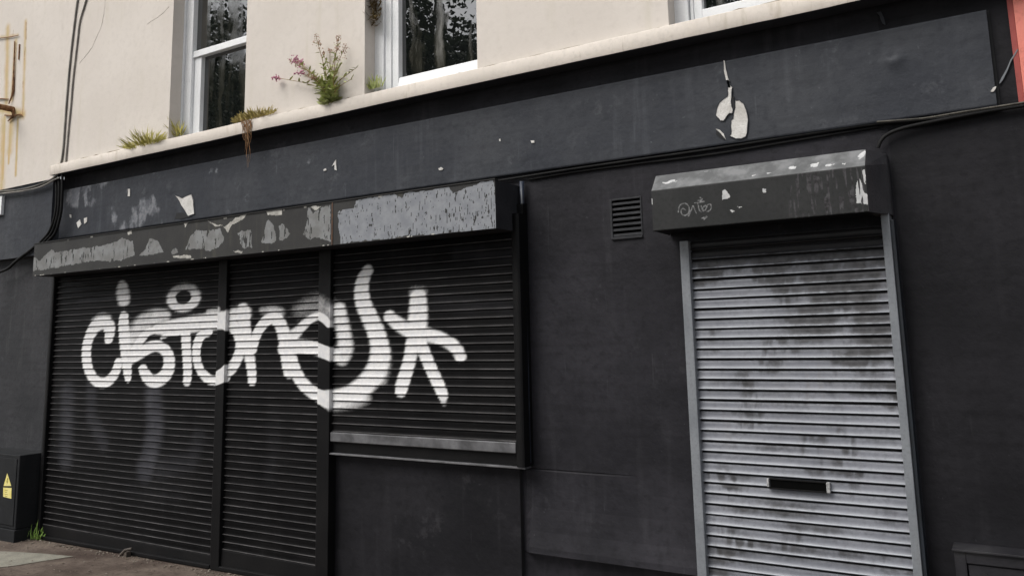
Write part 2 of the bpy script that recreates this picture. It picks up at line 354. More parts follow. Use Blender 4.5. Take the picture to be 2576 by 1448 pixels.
xv = np.linspace(vent_x[0], vent_x[1], 6)
merge_sheets('lower_wall', [wall_part(np.linspace(XL, vent_x[0], 120), zs), wall_part(np.linspace(vent_x[1], -.425, 40), zs), wall_part(xv, zs[zs <= vent_z[0]+1e-9]), wall_part(xv, zs[zs >= vent_z[1]-1e-9])], mBlack, B)
merge_sheets('lower_wall', [wall_part(np.linspace(-.425, 3.5, 60), zs)], mBlackR, B)  # right of the door: dimmer light painted as a darker black

# fascia board (grid, so chips and scuffs can be painted in)
fx0, fx1 = XL+.02, at(2493, 140, YF)[0]
nx, nz = 1150, 80
X, Z = np.meshgrid(np.linspace(fx0, fx1, nx), np.linspace(fz0, fz1, nz))
pt = np.zeros((nz, nx, 3))
lowleft = sstep(-4.2, -6.5, X)
scuff = fbm(X*1.0, Z*.35, 16, 9)*sstep(.25, .9, fbm(X, Z, 3, 12))
pt[..., 0] = sstep(.34, .60, scuff+.17*lowleft)*(.25+.60*lowleft)+.16*sstep(-3.6, -6.2, X)*sstep(.35, .6, fbm(X*1.4, Z*.6, 5, 14))
for (px, py, r, a) in ((530, 432, .05, .5), (475, 500, .08, .3), (770, 325, .05, .45), (1290, 395, .03, .4), (735, 345, .04, .35), (225, 480, .09, .35), (590, 470, .08, .4), (620, 500, .05, .5), (320, 480, .03, .6), (790, 400, .04, .4), (830, 330, .05, .35), (742, 340, .035, .8), (735, 360, .03, .6), (700, 350, .02, .6), (765, 322, .03, .8), (815, 312, .035, .6), (700, 420, .06, .4), (560, 405, .05, .5), (780, 395, .03, .8), (775, 410, .025, .7), (545, 428, .03, .9)):
    c = at(px, py, YF); pt[..., 0] = np.maximum(pt[..., 0], a*np.exp(-(((X-c[0])/r)**2+((Z-c[2])/(r*.8))**2))*sstep(.35, .6, fbm(X, Z, 30, 5)))
c = at(2250, 152, YF)                    # bruised blister in the paint near the right end
d1 = np.hypot((X-c[0])/.05, (Z-c[2])/.045)
P = np.stack([X, YF+(fbm(X, Z, 1.7, 2)-.5)*.006-.012*np.exp(-d1**2*1.4)+.006*np.exp(-((X-c[0]+.01)/.02)**2-((Z-c[2]-.02)/.014)**2), Z], -1)
P[0, :, 1] += .004; P[-1, :, 1] += .004
fb = grid('fascia_board', P, mFascia, B, pt, smooth=True)
MB().box(fx0, fx1, YF+.012, -.004, fz0+.001, fz1-.001).build('fascia_backing', mFascia, B)
MB().prism([(fx1+.001, fz0-.004), (fx1+.013, fz0-.004), (fx1+.010, fz1), (fx1+.001, fz1)], -.007, -.002).build('fascia_joint', mDarkPlaster, B)  # dark strip painted for the shadow gap at the board's end
# skim of wall above / right of board is the lower wall itself

# bare plaster patches: torn outlines standing for lost paint
def patch(pts, y=YF-.0045, mat=None, jit=.0035, name='bare_plaster_patch', src=True, sub=2, rim=False):
    w = [sat(a, b, y) if src else at(a, b, y) for a, b in pts]
    q = []
    for a, b in zip(w, w[1:]+w[:1]):
        for k in range(sub):
            p = a+(b-a)*k/sub; q.append((p[0]+random.uniform(-jit, jit), p[2]+random.uniform(-jit, jit)))
    o_ = MB().prism(q, y, y+.004).build(name, mat or mPlaster, B)
    if rim:
        loop = q+q[:2]
        MB().tube([(a_[0]+random.uniform(-.001, .001), y-.001, a_[1]) for a_ in loop], [random.uniform(.0008, .0032) for _ in loop], 5).build('lifted_paint_edge', mFascia, o_)
    return o_
def zr(x0, y0, s): return lambda pts: [(x0+a/s, y0+b/s) for a, b in pts]
q = zr(2560, 300, 4.525)
patch(q([(745, 10), (790, 0), (805, 70), (842, 130), (828, 285), (815, 370), (835, 450), (858, 530), (845, 565), (790, 565), (745, 620), (700, 700), (640, 690), (560, 610), (572, 560), (580, 470), (620, 380), (700, 325), (760, 290), (765, 180), (770, 100)]), jit=.0015, rim=True)
patch(q([(890, 350), (960, 345), (1040, 400), (1080, 520), (1110, 680), (1105, 850), (1070, 965), (1000, 1000), (900, 1000), (795, 955), (825, 890), (815, 770), (830, 690), (860, 620), (885, 480)]), jit=.0015, rim=True)
patch(q([(560, 830), (630, 850), (690, 915), (735, 1020), (690, 960), (630, 890)]), jit=.0008)
patch(q([(570, 850), (625, 895), (690, 965), (725, 1020), (650, 985), (570, 930)]), mat=mDarkPlaster, jit=.001, name='torn_paint_flap')
patch(q([(842, 285), (872, 280), (868, 350), (885, 430), (875, 500), (860, 470), (832, 400)]), mat=mDarkPlaster, jit=.0006, name='torn_paint_flap')
patch(zr(1920, 0, 2.0115)([(1596, 455), (1604, 460), (1612, 520), (1625, 580), (1640, 620), (1650, 665), (1630, 660), (1615, 600), (1600, 540)]), jit=.0008)
q = zr(0, 700, 2.0115)
patch(q([(1318, 62), (1375, 85), (1440, 58), (1462, 110), (1462, 160), (1468, 205), (1440, 212), (1418, 222), (1385, 170), (1352, 110)]), jit=.003, rim=True)
patch(q([(1330, 200), (1385, 195), (1420, 225), (1450, 225), (1360, 245), (1315, 240)]), mat=mDarkPlaster, name='torn_paint_flap')
patch(q([(575, 275), (600, 250), (612, 285), (590, 312)]), jit=.002); patch(q([(632, 240), (655, 232), (655, 265), (635, 280)]), jit=.002)
patch(q([(525, 210), (535, 212), (536, 235), (527, 232)]), jit=.001); patch(q([(965, 20), (980, 18), (978, 75), (962, 75)]), jit=.003)
q = zr(960, 0, 2.0115)
patch(q([(570, 1255), (602, 1205), (606, 1285), (592, 1280), (590, 1240)]), jit=.002); patch(q([(508, 1280), (525, 1270), (530, 1285), (510, 1290)]), jit=.001)
patch(q([(1375, 1272), (1395, 1262), (1412, 1272), (1400, 1284), (1382, 1284)]), jit=.001); patch(q([(1832, 1050), (1842, 1048), (1842, 1066), (1833, 1066)]), jit=.001)
patch(zr(1920, 0, 2.0115)([(140, 1060), (165, 1062), (168, 1078), (148, 1080)]), jit=.001)
patch(zr(2880, 0, 2.0115)([(1680, 690), (1700, 660), (1722, 652), (1712, 680), (1695, 695)]), jit=.001)
patch(zr(2880, 0, 2.0115)([(1742, 628), (1760, 590), (1800, 520), (1830, 450), (1880, 370), (1886, 376), (1838, 458), (1808, 530), (1772, 605), (1752, 632)]), y=-.008, jit=.001, mat=mGreyRail)
q = zr(2880, 0, 2.0115)
patch(q([(825, 95), (850, 95), (885, 170), (880, 190), (865, 170), (840, 130)]), y=-.009, jit=.003, mat=mFascia)

# sill course
nx = 260
xs = np.linspace(XL, 2.2, nx); prof = [(YU+.02, zB1), (YB+.002, zB1-.001), (YB, zB1-.004), (YB, zB0+.002), (YB+.001, zB0)]
P = np.zeros((len(prof), nx, 3))
for i, (y, z) in enumerate(prof):
    P[i, :, 0] = xs; P[i, :, 1] = y+(fbm(xs, xs*0, 5, 4)-.5)*.004; P[i, :, 2] = z+(fbm(xs, xs*0+3, 2.2, 6)-.5)*.007
grid('sill_course', P, mSill, B, flip=True)
Q = np.stack([P[-1]+np.array([0, .0005, 0]), P[-1]*np.array([1, 0, 1])+np.array([0, .03, .006])]); grid('sill_soffit', Q, mSoffit, B, flip=True)
MB().prism([(XL, zB0+.002), (XL, zB1-.004)], YB, 0) if False else None
MB().hexa([(XL-.001, YB+.003, zB0+.004), (XL-.001, .03, zB0+.004), (XL-.001, .03, zB1-.006), (XL-.001, YB+.003, zB1-.006), (XL+.02, YB+.003, zB0+.004), (XL+.02, .03, zB0+.004), (XL+.02, .03, zB1-.006), (XL+.02, YB+.003, zB1-.006)]).build('sill_return', mSill, B)

def wall_crack(pts, r):
    w_ = smooth_pts([at(a, b, YU-.0005) for a, b in pts], 2)
    MB().tube([tuple(q_+np.array([random.uniform(-.003, .003), 0, random.uniform(-.003, .003)])) for q_ in w_], [random.uniform(.4, 1.2)*r for _ in w_], 5).build('hairline_crack', mDirtLine2, B)
mDirtLine2 = M('crack_line', (.36, .32, .27), (.5, .46, .41), nscale=8, rough=.95)
wall_crack(dconv2([(795, -30), (790, 60), (770, 190), (735, 270), (690, 370), (640, 430), (600, 480)]), .0016)
wall_crack(dconv2([(1110, 185), (1160, 150), (1225, 110), (1275, 50)]), .0018)

# windows: openings
w1 = (at(430, 180, YU)[0], at(618, 160, YU)[0]); w2 = (at(917, 110, YU)[0], at(1199, 80, YU)[0]); w3 = (at(1680, 30, YU)[0], at(1680, 30, YU)[0]+1.0)
ztop = 5.35
edges = [XL, *w1, *w2, *w3, 2.2]
up_m = MB()
for i in range(0, len(edges)-1):
    a, b = edges[i], edges[i+1]
    if i % 2 == 0:
        up_m.box(a, b, YU, .35, zB1-.02, 6.4)
    else:
        up_m.box(a, b, YU, .35, ztop, 6.4); up_m.box(a, b, .045, .35, zB1-.02, zB1+.002)
up_m.build('upper_wall', mCream, B)
mDirtLine = M('dirt_line', (.16, .13, .09), (.33, .28, .21), nscale=8, rough=.95)
for a, b in ((XL+.02, w1[0]-.03), (w1[1]+.03, w2[0]-.02), (w2[1]-.5, w3[0]-.05), (w3[0]+.05, w3[0]+1.0)):
    n_ = max(4, int((b-a)/.06)); p_ = [(a+(b-a)*k/n_, YU-.001-.002*random.random(), zB1+.006+random.uniform(-.004, .007)) for k in range(n_+1)]
    MB().tube(p_, [random.uniform(.0008, .0045) for _ in p_], 5).build('sill_crack', mDirtLine, B)


def w_at(px, py): return at(px, py, .02)
zs1 = zB1+.002
# window one: two sashes, meeting rail in view
x0, x1 = w1
jl = w_at(463, 200)[0]-x0+.0
xj0 = w_at(457, 200)[0]; xg = w_at(487, 60)[0]
f1 = MB(); f1.box(x0-.03, xj0+.035, .0, .12, zs1, 5.3); f1.box(xj0+.036, xg-.004, .018, .12, zs1, 5.3); f1.box(x1-.02, x1+.05, .0, .12, zs1, 5.3)
f1.box(xg-.004, x1-.02, .010, .12, zs1, zs1+.03)
f1.box(x0, x1, .0, .12, 5.30, ztop)
f1 = f1.build('window', mWhite, B, bevel=.004)
zm = w_at(550, 117)[2]
MB().box(xg-.02, x1-.015, .030, .075, zm-.028, zm+.026).build('meeting_rail', mWhite, f1, bevel=.004)
sl = w_at(497, 230)[0]
MB().box(xg-.003, sl, .045, .10, zs1+.03, zm-.03).build('sash_stile', mWhite, f1, bevel=.004)
MB().box(sl, x1-.02, .080, .09, zs1+.028, zm-.02).build('pane', mGlass1, f1)
MB().box(xg-.003, x1-.02, .060, .068, zm+.02, 5.30).build('pane', mGlass1, f1)
# window two: lower sash only in view
x0, x1 = w2
xa, xb, xc = w_at(955, 110)[0], w_at(984, 110)[0], w_at(1001, 110)[0]
zb2 = w_at(1100, 172)[2]
f2 = MB(); f2.box(x0-.03, xa+.05, .0, .12, zs1, 5.3); f2.box(xa+.052, xb+.004, .014, .12, zs1, 5.3); f2.box(x1-.02, x1+.05, .0, .12, zs1, 5.3); f2.box(x0, x1, .0, .12, 5.30, ztop)
f2 = f2.build('window', mWhite, B, bevel=.004)
MB().box(xb+.0045, xc, .024, .10, zs1, 4.6).build('sash_stile', mWhite, f2, bevel=.004)
MB().hexa([(xc, .006, zs1), (x1-.02, .006, zs1), (x1-.02, .030, zb2), (xc, .030, zb2), (xc, .1, zs1), (x1-.02, .1, zs1), (x1-.02, .1, zb2), (xc, .1, zb2)]).build('sash_bottom_rail', mWhite, f2, bevel=.004)
MB().box(xc, x1-.02, .065, .075, zb2-.01, 4.6).build('pane', mGlass2, f2)
MB().box(xb, x1-.02, .020, .06, 4.601, 4.66).build('meeting_rail', mWhite, f2, bevel=.004)
MB().box(xb+.006, x1-.02, .040, .05, 4.65, 5.30).build('pane', mGlass2, f2)
# window three
x0, x1 = w3
xa, xb, xc = w_at(1704, 20)[0], w_at(1738, 20)[0], w_at(1764, 10)[0]
zb3 = w_at(1790, 18)[2]
f3 = MB(); f3.box(x0-.03, xb-.010, .0, .12, zs1, 5.3); f3.box(xb-.008, xb+.012, .02, .12, zs1, 5.3); f3.box(x1-.05, x1+.05, .0, .12, zs1, 5.3); f3.box(x0, x1, .0, .12, 5.30, ztop)
f3 = f3.build('window', mWhite, B, bevel=.004)
MB().box(xb+.0125, xc, .026, .10, zs1, 4.6).build('sash_stile', mWhite, f3, bevel=.004)
MB().box(xc, x1-.05, .022, .1, zs1, zb3).build('sash_bottom_rail', mWhite, f3, bevel=.004)
MB().box(xc, x1-.05, .065, .075, zb3-.01, 5.3).build('pane', mGlass1, f3)

# stall riser under the shop window
sr = (at(832, 1300, -.03)[0], at(1309, 1300, -.03)[0]); szt = at(1070, 1160, -.03)[2]
P = np.zeros((40, 60, 3)); X, Z = np.meshgrid(np.linspace(*sr, 60), np.linspace(-.1, szt-.004, 40))
P[..., 0] = X; P[..., 2] = Z; P[..., 1] = -.03+(fbm(X, Z, 1.5, 8)-.5)*.006
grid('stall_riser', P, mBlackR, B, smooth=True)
MB().box(sr[1]-.006, sr[1], -.028, .03, -.1, szt-.004).build('stall_riser_edge', mDarkPlaster, B)

# ------------------------------------------------------------------ the neighbours
NB = thing('neighbouring_building', 'cream and charcoal rendered building joined to the shop on its left', 'building', (-9.5, 0, 0))
zc = at(75, 462, YU)[2]
nx, nz = 330, 330
X, Z = np.meshgrid(np.linspace(-9.9, XL+.004, nx), np.linspace(zc, 6.4, nz))
pt = np.zeros((nz, nx, 3))
def U(px, py): q_ = at(px, py, YU); return q_[0], q_[2]
def line_mask(pts, w): return np.clip(seg_dist(X, Z, [U(*p) for p in pts], [w]*len(pts)), 0, 1)
for (px, py0, py1, w, a) in ((12, 295, 450, .07, 1.0), (27, 300, 410, .06, 1.0), (45, 300, 440, .07, .9), (-15, 295, 470, .12, 1.0), (8, 300, 500, .24, .6), (30, 295, 380, .2, .7)):
    m_ = line_mask([(px, py0), (px-6, py1)], w); pt[..., 0] = np.maximum(pt[..., 0], 1.1*a*m_)
for pts, w, a in (([(20, 70), (16, 260)], .16, .75), ([(65, 55), (58, 285)], .10, .7), ([(-10, 95), (45, 88)], .06, .6), ([(0, 275), (58, 288)], .16, .9), ([(40, 105), (30, 250)], .14, .75)):
    pt[..., 0] = np.maximum(pt[..., 0], a*line_mask(pts, w))
for pts, w, a in (([(66, 58), (66, 100)], .018, .9), ([(64, 120), (61, 150)], .02, .7), ([(58, 205), (57, 220)], .014, .7), ([(56, 275), (57, 290)], .016, .8), ([(34, 76), (33, 92)], .014, .8), ([(66, 57), (50, 62)], .012, .5), ([(62, 130), (58, 270)], .010, .55)):
    pt[..., 1] = np.maximum(pt[..., 1], a*np.sqrt(line_mask(pts, w)))
P = np.stack([X, YU+(fbm(X, Z, 1.2, 5)-.5)*.008, Z], -1)
grid('upper_wall', P, mCreamStain, NB, pt)
zf = at(40, 648, -.09)[2]
MB().prism([(-9.9, zf), (XL-.02, zf), (XL-.02, zc+.01), (-9.9, zc+.01)], -.085, .02).build('fascia', mFascia, NB)
MB().box(-9.9, XL-.001, -.01, .3, -.15, zf+.02).build('lower_wall', mGreyWall, NB)
q0 = at(-10, 489, -.10); q1 = at(5, 540, -.10)
MB().box(q0[0]-.6, q1[0], -.112, -.086, q1[2], q0[2]-.03).build('sign_board', mWhite, NB)

RB = thing('red_building', 'salmon red painted frontage at the right end of the black shop', 'building', (1.8, 0, 0))
xr = at(2562, 130, -.01)[0]
rz = at(2570, 258, -.01)[2]
MB().box(xr, 3.6, -.012, .3, rz, 6.4).build('upper_wall', mRed, RB)
MB().box(xr-.022, xr-.001, -.006, .3, rz+.003, 6.4).build('corner_trim', M('deep_red_edge', (.30, .06, .05), (.36, .08, .07)), RB)

# ------------------------------------------------------------------ graffiti painted across the shop shutter
YC = -.065                            # curtain plane
A_ = (240, 980, 2.897); B_ = (800, 980, 2.414); C_ = (1200, 980, 2.413)
strokes = []                          # (world pts, widths, strength, softness)
def ST(fr, pts, w, a=1.0, soft=.35):
    x0, y0, s = fr
    ws = list(w) if isinstance(w, (list, tuple)) else [w]*len(pts)
    wp, wm = [], []
    for (px, py), ww in zip(pts, ws):
        p0 = sat(x0+px/s, y0+py/s, YC-.008); p1 = sat(x0+px/s, y0+(py+ww)/s, YC-.008)
        wp.append((p0[0], p0[2])); wm.append(1.05*abs(p0[2]-p1[2]))
    P = smooth_pts([(a_[0], a_[1], b_) for a_, b_ in zip(wp, wm)], 2)
    x0p, y0p = x0+pts[0][0]/s, y0+pts[0][1]/s
    kx = abs(sat(x0p, y0p+4, YC)[2]-sat(x0p, y0p, YC)[2])/abs(sat(x0p+4, y0p, YC)[0]-sat(x0p, y0p, YC)[0])
    strokes.append((P[:, :2]*np.array([kx, 1]), P[:, 2], a, soft, kx))
# c
ST(A_, [(478, 850), (490, 760), (480, 690), (420, 660), (330, 700), (262, 820), (232, 960), (238, 1100), (275, 1230), (350, 1310), (430, 1325), (510, 1270), (565, 1180), (585, 1090)], [80, 100, 120, 125, 120, 95, 92, 92, 95, 100, 105, 95, 85, 75], 1, .4)
ST(A_, [(330, 640), (400, 585), (470, 600)], [70, 70, 60], .45, .9)
# i
ST(A_, [(640, 590), (638, 700), (652, 900), (672, 1100), (682, 1230), (686, 1290)], [85, 105, 100, 95, 80, 50], 1, .35)
ST(A_, [(622, 260), (628, 330), (640, 420)], [90, 130, 120], .85, .7); ST(A_, [(600, 420), (632, 445), (668, 420)], [40, 50, 40], 1, .4)
# s
ST(A_, [(1080, 590), (960, 600), (860, 660), (790, 760), (740, 900)], [130, 160, 190, 190, 150], .62, .7)
ST(A_, [(1010, 745), (900, 760), (830, 840), (770, 950), (735, 1050)], [60, 80, 85, 100, 110], .95, .4)
ST(A_, [(715, 1060), (820, 990), (930, 925), (1020, 915), (1105, 970), (1140, 1070), (1125, 1190), (1050, 1280), (960, 1310), (890, 1260), (850, 1170)], [110, 120, 115, 110, 105, 105, 115, 125, 130, 110, 90], 1, .3)
# t
ST(A_, [(1010, 730), (1150, 720), (1320, 690), (1500, 660), (1740, 640)], [110, 150, 165, 165, 170], .97, .45)
ST(A_, [(1310, 740), (1318, 900), (1328, 1050), (1335, 1200), (1325, 1310)], [95, 90, 88, 85, 80], 1, .3)
ST(A_, [(1050, 830), (1130, 790), (1230, 780)], [30, 40, 50], .8, .5); ST(A_, [(1560, 540), (1690, 520)], [50, 60], .5, .8)
# o
ST(A_, [(1560, 770), (1470, 800), (1430, 920), (1428, 1050), (1465, 1180), (1545, 1275), (1640, 1300), (1740, 1260)], [80, 90, 85, 80, 85, 95, 100, 100], 1, .3)
ST(B_, [(60, 1040), (150, 985), (215, 880), (245, 770), (225, 660), (170, 580), (100, 540)], [85, 90, 85, 80, 85, 100, 120], 1, .35)
# ring above the t and o
rc = sat(A_[0]+1290/A_[2], A_[1]+390/A_[2], YC-.008)
rxe = abs(sat(A_[0]+1460/A_[2], A_[1]+390/A_[2], YC-.008)[0]-rc[0]); rze = abs(sat(A_[0]+1290/A_[2], A_[1]+535/A_[2], YC-.008)[2]-rc[2])
def ring(X, Z):
    u, v = (X-rc[0])/rxe, (Z-rc[2])/rze
    rho = np.hypot(u, v)
    low = sstep(.55, -.35, v)                       # the lower half was sprayed heavily, the top is only mist
    inner = sstep(.42, .60, rho); outer = sstep(1.22, .92, rho)
    return inner*(outer*(.42+.58*low)+.16*sstep(1.9, 1.0, rho))*np.where(rho < 2, 1, 0)
# n
ST(B_, [(262, 430), (268, 560), (290, 720), (325, 880), (340, 1000), (343, 1090)], [95, 110, 95, 85, 75, 65], 1, .35)
ST(B_, [(345, 800), (370, 690), (420, 590), (490, 520), (560, 510), (615, 590), (640, 720), (655, 860), (680, 1010)], [75, 75, 80, 90, 100, 100, 95, 95, 90], 1, .35)
ST(B_, [(440, 440), (520, 440), (600, 455)], [60, 90, 70], .5, .9); ST(B_, [(180, 480), (270, 470)], [110, 120], .8, .6)
# e
ST(B_, [(640, 790), (760, 765), (880, 775), (1000, 810), (1090, 845)], [120, 120, 115, 105, 105], 1, .3)
ST(B_, [(690, 690), (770, 620), (850, 535), (940, 490), (1010, 505), (1065, 570)], [100, 80, 65, 60, 60, 50], .85, .5)
ST(B_, [(780, 440), (880, 390), (980, 380), (1060, 450)], [140, 170, 170, 150], .38, .95)
ST(C_, [(170, 430), (190, 560), (215, 680), (225, 800), (195, 880)], [100, 120, 120, 135, 110], .82, .7)
ST(B_, [(690, 880), (735, 1000), (810, 1120), (900, 1190), (1000, 1230), (1090, 1245)], [110, 100, 100, 110, 120, 130], 1, .3)
ST(C_, [(80, 1240), (220, 1225), (350, 1160), (460, 1060), (525, 930), (540, 800), (515, 670), (450, 520), (385, 390), (365, 270), (380, 160), (425, 80)], [135, 140, 155, 165, 155, 145, 135, 130, 120, 110, 100, 85], 1, .5)
ST(C_, [(130, 1300), (280, 1285), (400, 1240)], [90, 90, 90], .6, .9); ST(C_, [(560, 1080), (600, 950), (600, 820)], [70, 70, 60], .4, 1)
# star
ST(C_, [(880, 330), (885, 450), (872, 580), (860, 720)], [130, 150, 160, 150], 1, .5); ST(C_, [(840, 270), (930, 265)], [70, 70], .35, 1)
ST(C_, [(625, 500), (690, 560), (820, 635), (960, 660), (1100, 700), (1220, 770), (1265, 860)], [100, 110, 125, 120, 100, 100, 90], .95, .5)
ST(C_, [(830, 740), (815, 860), (775, 990), (735, 1120), (725, 1180)], [110, 105, 105, 110, 90], 1, .4)
ST(C_, [(900, 740), (950, 860), (1010, 1000), (1070, 1120), (1105, 1210)], [115, 100, 100, 100, 85], 1, .3)
ST(C_, [(1110, 1250), (1115, 1290)], [50, 40], .5, .8)
ghosts = []
def GH(pts, w, a):
    wp = [at(px, py, YC) for px, py in pts]; ghosts.append(([(p[0], p[2]) for p in wp], [w]*len(pts), a))
GH([(385, 985), (390, 1080), (375, 1150), (365, 1180)], .36, .8); GH([(230, 960), (230, 1050), (260, 1110)], .30, .5); GH([(500, 1100), (480, 1160), (400, 1180)], .32, .4)
GH([(170, 990), (165, 1150)], .4, .6); GH([(330, 1230), (450, 1240)], .3, .25); GH([(690, 1050), (680, 1200)], .3, .25); GH([(1150, 640), (1290, 640)], .2, .35); GH([(880, 1060), (1100, 1075)], .2, .18); GH([(640, 860), (700, 760)], .3, .2); GH([(980, 880), (960, 1000)], .3, .2); GH([(1100, 760), (1280, 770)], .25, .3); GH([(200, 760), (300, 745)], .12, .4); GH([(640, 690), (780, 700)], .2, .25)
def graffiti(X, Z):
    o = np.zeros(X.shape+(3,))
    for P_, w, a, soft, kx in strokes:
        m_ = seg_dist(X*kx, Z, P_, w)
        f_ = a*sstep(-.10-soft*(.75 if soft < .9 else 1.1), .10+soft*(.5 if soft < .9 else .9), m_)
        f_ = np.maximum(f_, .13*a*sstep(-1.5, .2, m_))
        o[..., 0] = 1-(1-o[..., 0])*(1-f_) if a < .9 else np.maximum(o[..., 0], f_)
    o[..., 0] = np.maximum(o[..., 0], ring(X, Z))
    o[..., 0] = np.clip(o[..., 0]*(.78+.46*fbm(X*1.3, Z*1.3, 7, 71)), 0, 1)
    for P_, w, a in ghosts:
        m_ = seg_dist(X, Z, P_, w); o[..., 1] = np.maximum(o[..., 1], a*sstep(-.05, .9, m_))
    return o

# ------------------------------------------------------------------ shutters
PITCH = .0485
prof_t = np.array([0, .095, .150, .185, .45, .66, .795, .875, .945, .962, 1.0])       # from the top of a slat down
prof_o = np.array([-.0035, -.0035, -.0005, 0.0, .0003, .0008, .0028, .0060, .0070, .0055, -.0035])
prof_p = np.array([0, 0, 0, 0, 0, 0, .15, 1, 1, .2, 0])                     # raised lip painted paler: the light it catches, with dust and rub
prof_d = np.array([1, 1, .8, .15, 0, 0, 0, 0, 0, .8, 1])                       # joint darkened: its shade put into the colour, with packed dirt
def curtain(name, x0, x1, zb, zt, y, mat, parent, paintf, step=.012, tilt=(0, 0), po=prof_o, warp=.0, groove=False):
    zz, oo, pp, gg = [], [], [], []
    n = int(math.ceil((zt-zb)/PITCH)); first = True
    for k in range(n):
        top = zt-k*PITCH
        for t, o, p_, g_ in list(zip(prof_t, po, prof_p, prof_d))[(0 if k == 0 else 1):]:
            zz.append(top-t*PITCH); oo.append(o); pp.append(p_); gg.append(g_)
    zz, oo, pp, gg = map(np.array, (zz, oo, pp, gg)); keep = zz >= zb-1e-6; zz, oo, pp, gg = zz[keep], oo[keep], pp[keep], gg[keep]
    xs = np.linspace(x0, x1, max(2, int((x1-x0)/step)))
    X, Z = np.meshgrid(xs, zz)
    row = np.floor((zt-Z)/PITCH+1e-4)
    Y = y-oo[:, None]+(vnoise(X*.8, row*3.1, 1.0, 7)-.5)*.003
    Zw = Z+(vnoise(X*.6, row*1.7, 1.0, 3)-.5)*.004*(1 if warp else .4)
    tx = tilt[0]+(tilt[1]-tilt[0])*(X-x0)/(x1-x0)            # lean of the side edges, metres per metre of height
    P = np.stack([X+tx*(zt-Z), Y, Zw], -1)
    c_ = paintf(P[..., 0], P[..., 2])
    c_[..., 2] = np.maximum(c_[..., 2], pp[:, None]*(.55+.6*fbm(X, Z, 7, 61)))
    if groove: c_[..., 1] = np.maximum(c_[..., 1], gg[:, None])
    else: c_[..., 0] *= (1-.48*gg[:, None])
    return grid(name, P, mat, parent, c_, smooth=False, flip=True)
def box_grid(name, x0, x1, y0, y1, z0, z1, mat, parent, paintf=None, step=.02):
    """post or rail: densely meshed front, plain sides"""
    xs = np.array([x0, x0, *np.linspace(x0, x1, max(3, int((x1-x0)/step)+1)), x1, x1]); ysx = np.array([y1, y0+.003, *([y0]*(len(xs)-4)), y0+.003, y1])
    zs_ = np.linspace(z0, z1, max(2, int((z1-z0)/step)))
    P = np.zeros((len(zs_), len(xs), 3)); P[..., 0] = xs; P[..., 1] = ysx; P[..., 2] = zs_[:, None]
    return grid(name, P, mat, parent, paintf(P[..., 0], P[..., 2]) if paintf else None)

SS = thing('shopfront_shutter', 'wide black roller shutter sprayed with white graffiti, peeling grey housing above', 'roller shutter', (-4.7, -.1, 0))
YH = -.27
hz0, hz1 = at(1245, 574, YH)[2], at(1245, 451, YH)[2]
hx0, hx1 = at(85, 648, YH)[0], at(1246, 510, YH)[0]
cx0 = at(147, 700, YC)[0]; p1 = (at(549, 1000, YC)[0], at(570, 1000, YC)[0]); p2 = (at(806, 1000, YC)[0], at(836, 1000, YC)[0]); cx1 = at(1300, 900, YC)[0]
zt = hz0+.10
for (a, b, lo) in ((cx0, p1[0]-.002, 'door'), (p1[1]+.002, p2[0]-.002, 'door'), (p2[1]+.002, cx1, 'window')):
    zb = gz(a)+.115 if lo == 'door' else at(1070, 1098, YC)[2]+.012
    n_ = round((zt-zb)/PITCH); zb = zt-n_*PITCH
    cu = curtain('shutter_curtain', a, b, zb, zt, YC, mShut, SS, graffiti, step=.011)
    if lo == 'door':
        m_ = MB()
        m_.hexa([(a, YC-.014, gz(a)+.008), (b, YC-.014, gz(b)+.008), (b, YC-.009, zb-.001), (a, YC-.009, zb-.001), (a, YC+.01, gz(a)+.008), (b, YC+.01, gz(b)+.008), (b, YC+.01, zb-.001), (a, YC+.01, zb-.001)])
        m_.hexa([(a+.002, YC-.034, gz(a)+.006), (b-.002, YC-.034, gz(b)+.006), (b-.002, YC-.034, gz(b)+.030), (a+.002, YC-.034, gz(a)+.030), (a+.002, YC-.0145, gz(a)+.006), (b-.002, YC-.0145, gz(b)+.006), (b-.002, YC-.0145, gz(b)+.034), (a+.002, YC-.0145, gz(a)+.034)])
        m_.build('bottom_rail', mPost, cu, bevel=.003)
    else:
        zs_ = zb; zl = at(1070, 1125, YC-.02)[2]
        MB().box(a, b-.01, YC-.020, YC+.01, zl, zs_-.001).build('bottom_rail', mSilver, cu, bevel=.004)
        wl = [at(833, 1141, -.12), at(1312, 1181, -.12)]
        zsill = (wl[0][2]+wl[1][2])/2
        MB().box(p2[1]-.004, cx1+.05, -.088, -.031, zsill-.006, zsill+.004).build('window_sill', mSilver, SS, bevel=.002)
        MB().box(a, cx1+.03, YC+.002, -.002, zsill+.006, zl-.002).build('sill_board', mPost, SS)
for (a, b) in (p1, p2):
    box_grid('mullion_post', a, b, YC-.028, YC+.03, gz(a)+.002, zt, mPost, SS, graffiti, step=.006)
box_grid('guide_rail', cx0-.045, cx0-.002, YC-.03, 0.0, gz(cx0), zt, mPost, SS, step=.02)
gr_x = at(1313, 900, YC-.03)[0]
box_grid('guide_rail', cx1+.001, gr_x, YC-.03, 0.0, zsill+.005, zt, mPost, SS, step=.02)
MB().box(cx0-.04, gr_x, -.045, -.001, zt-.002, zt+.06).build('head_cover', mPost, SS)

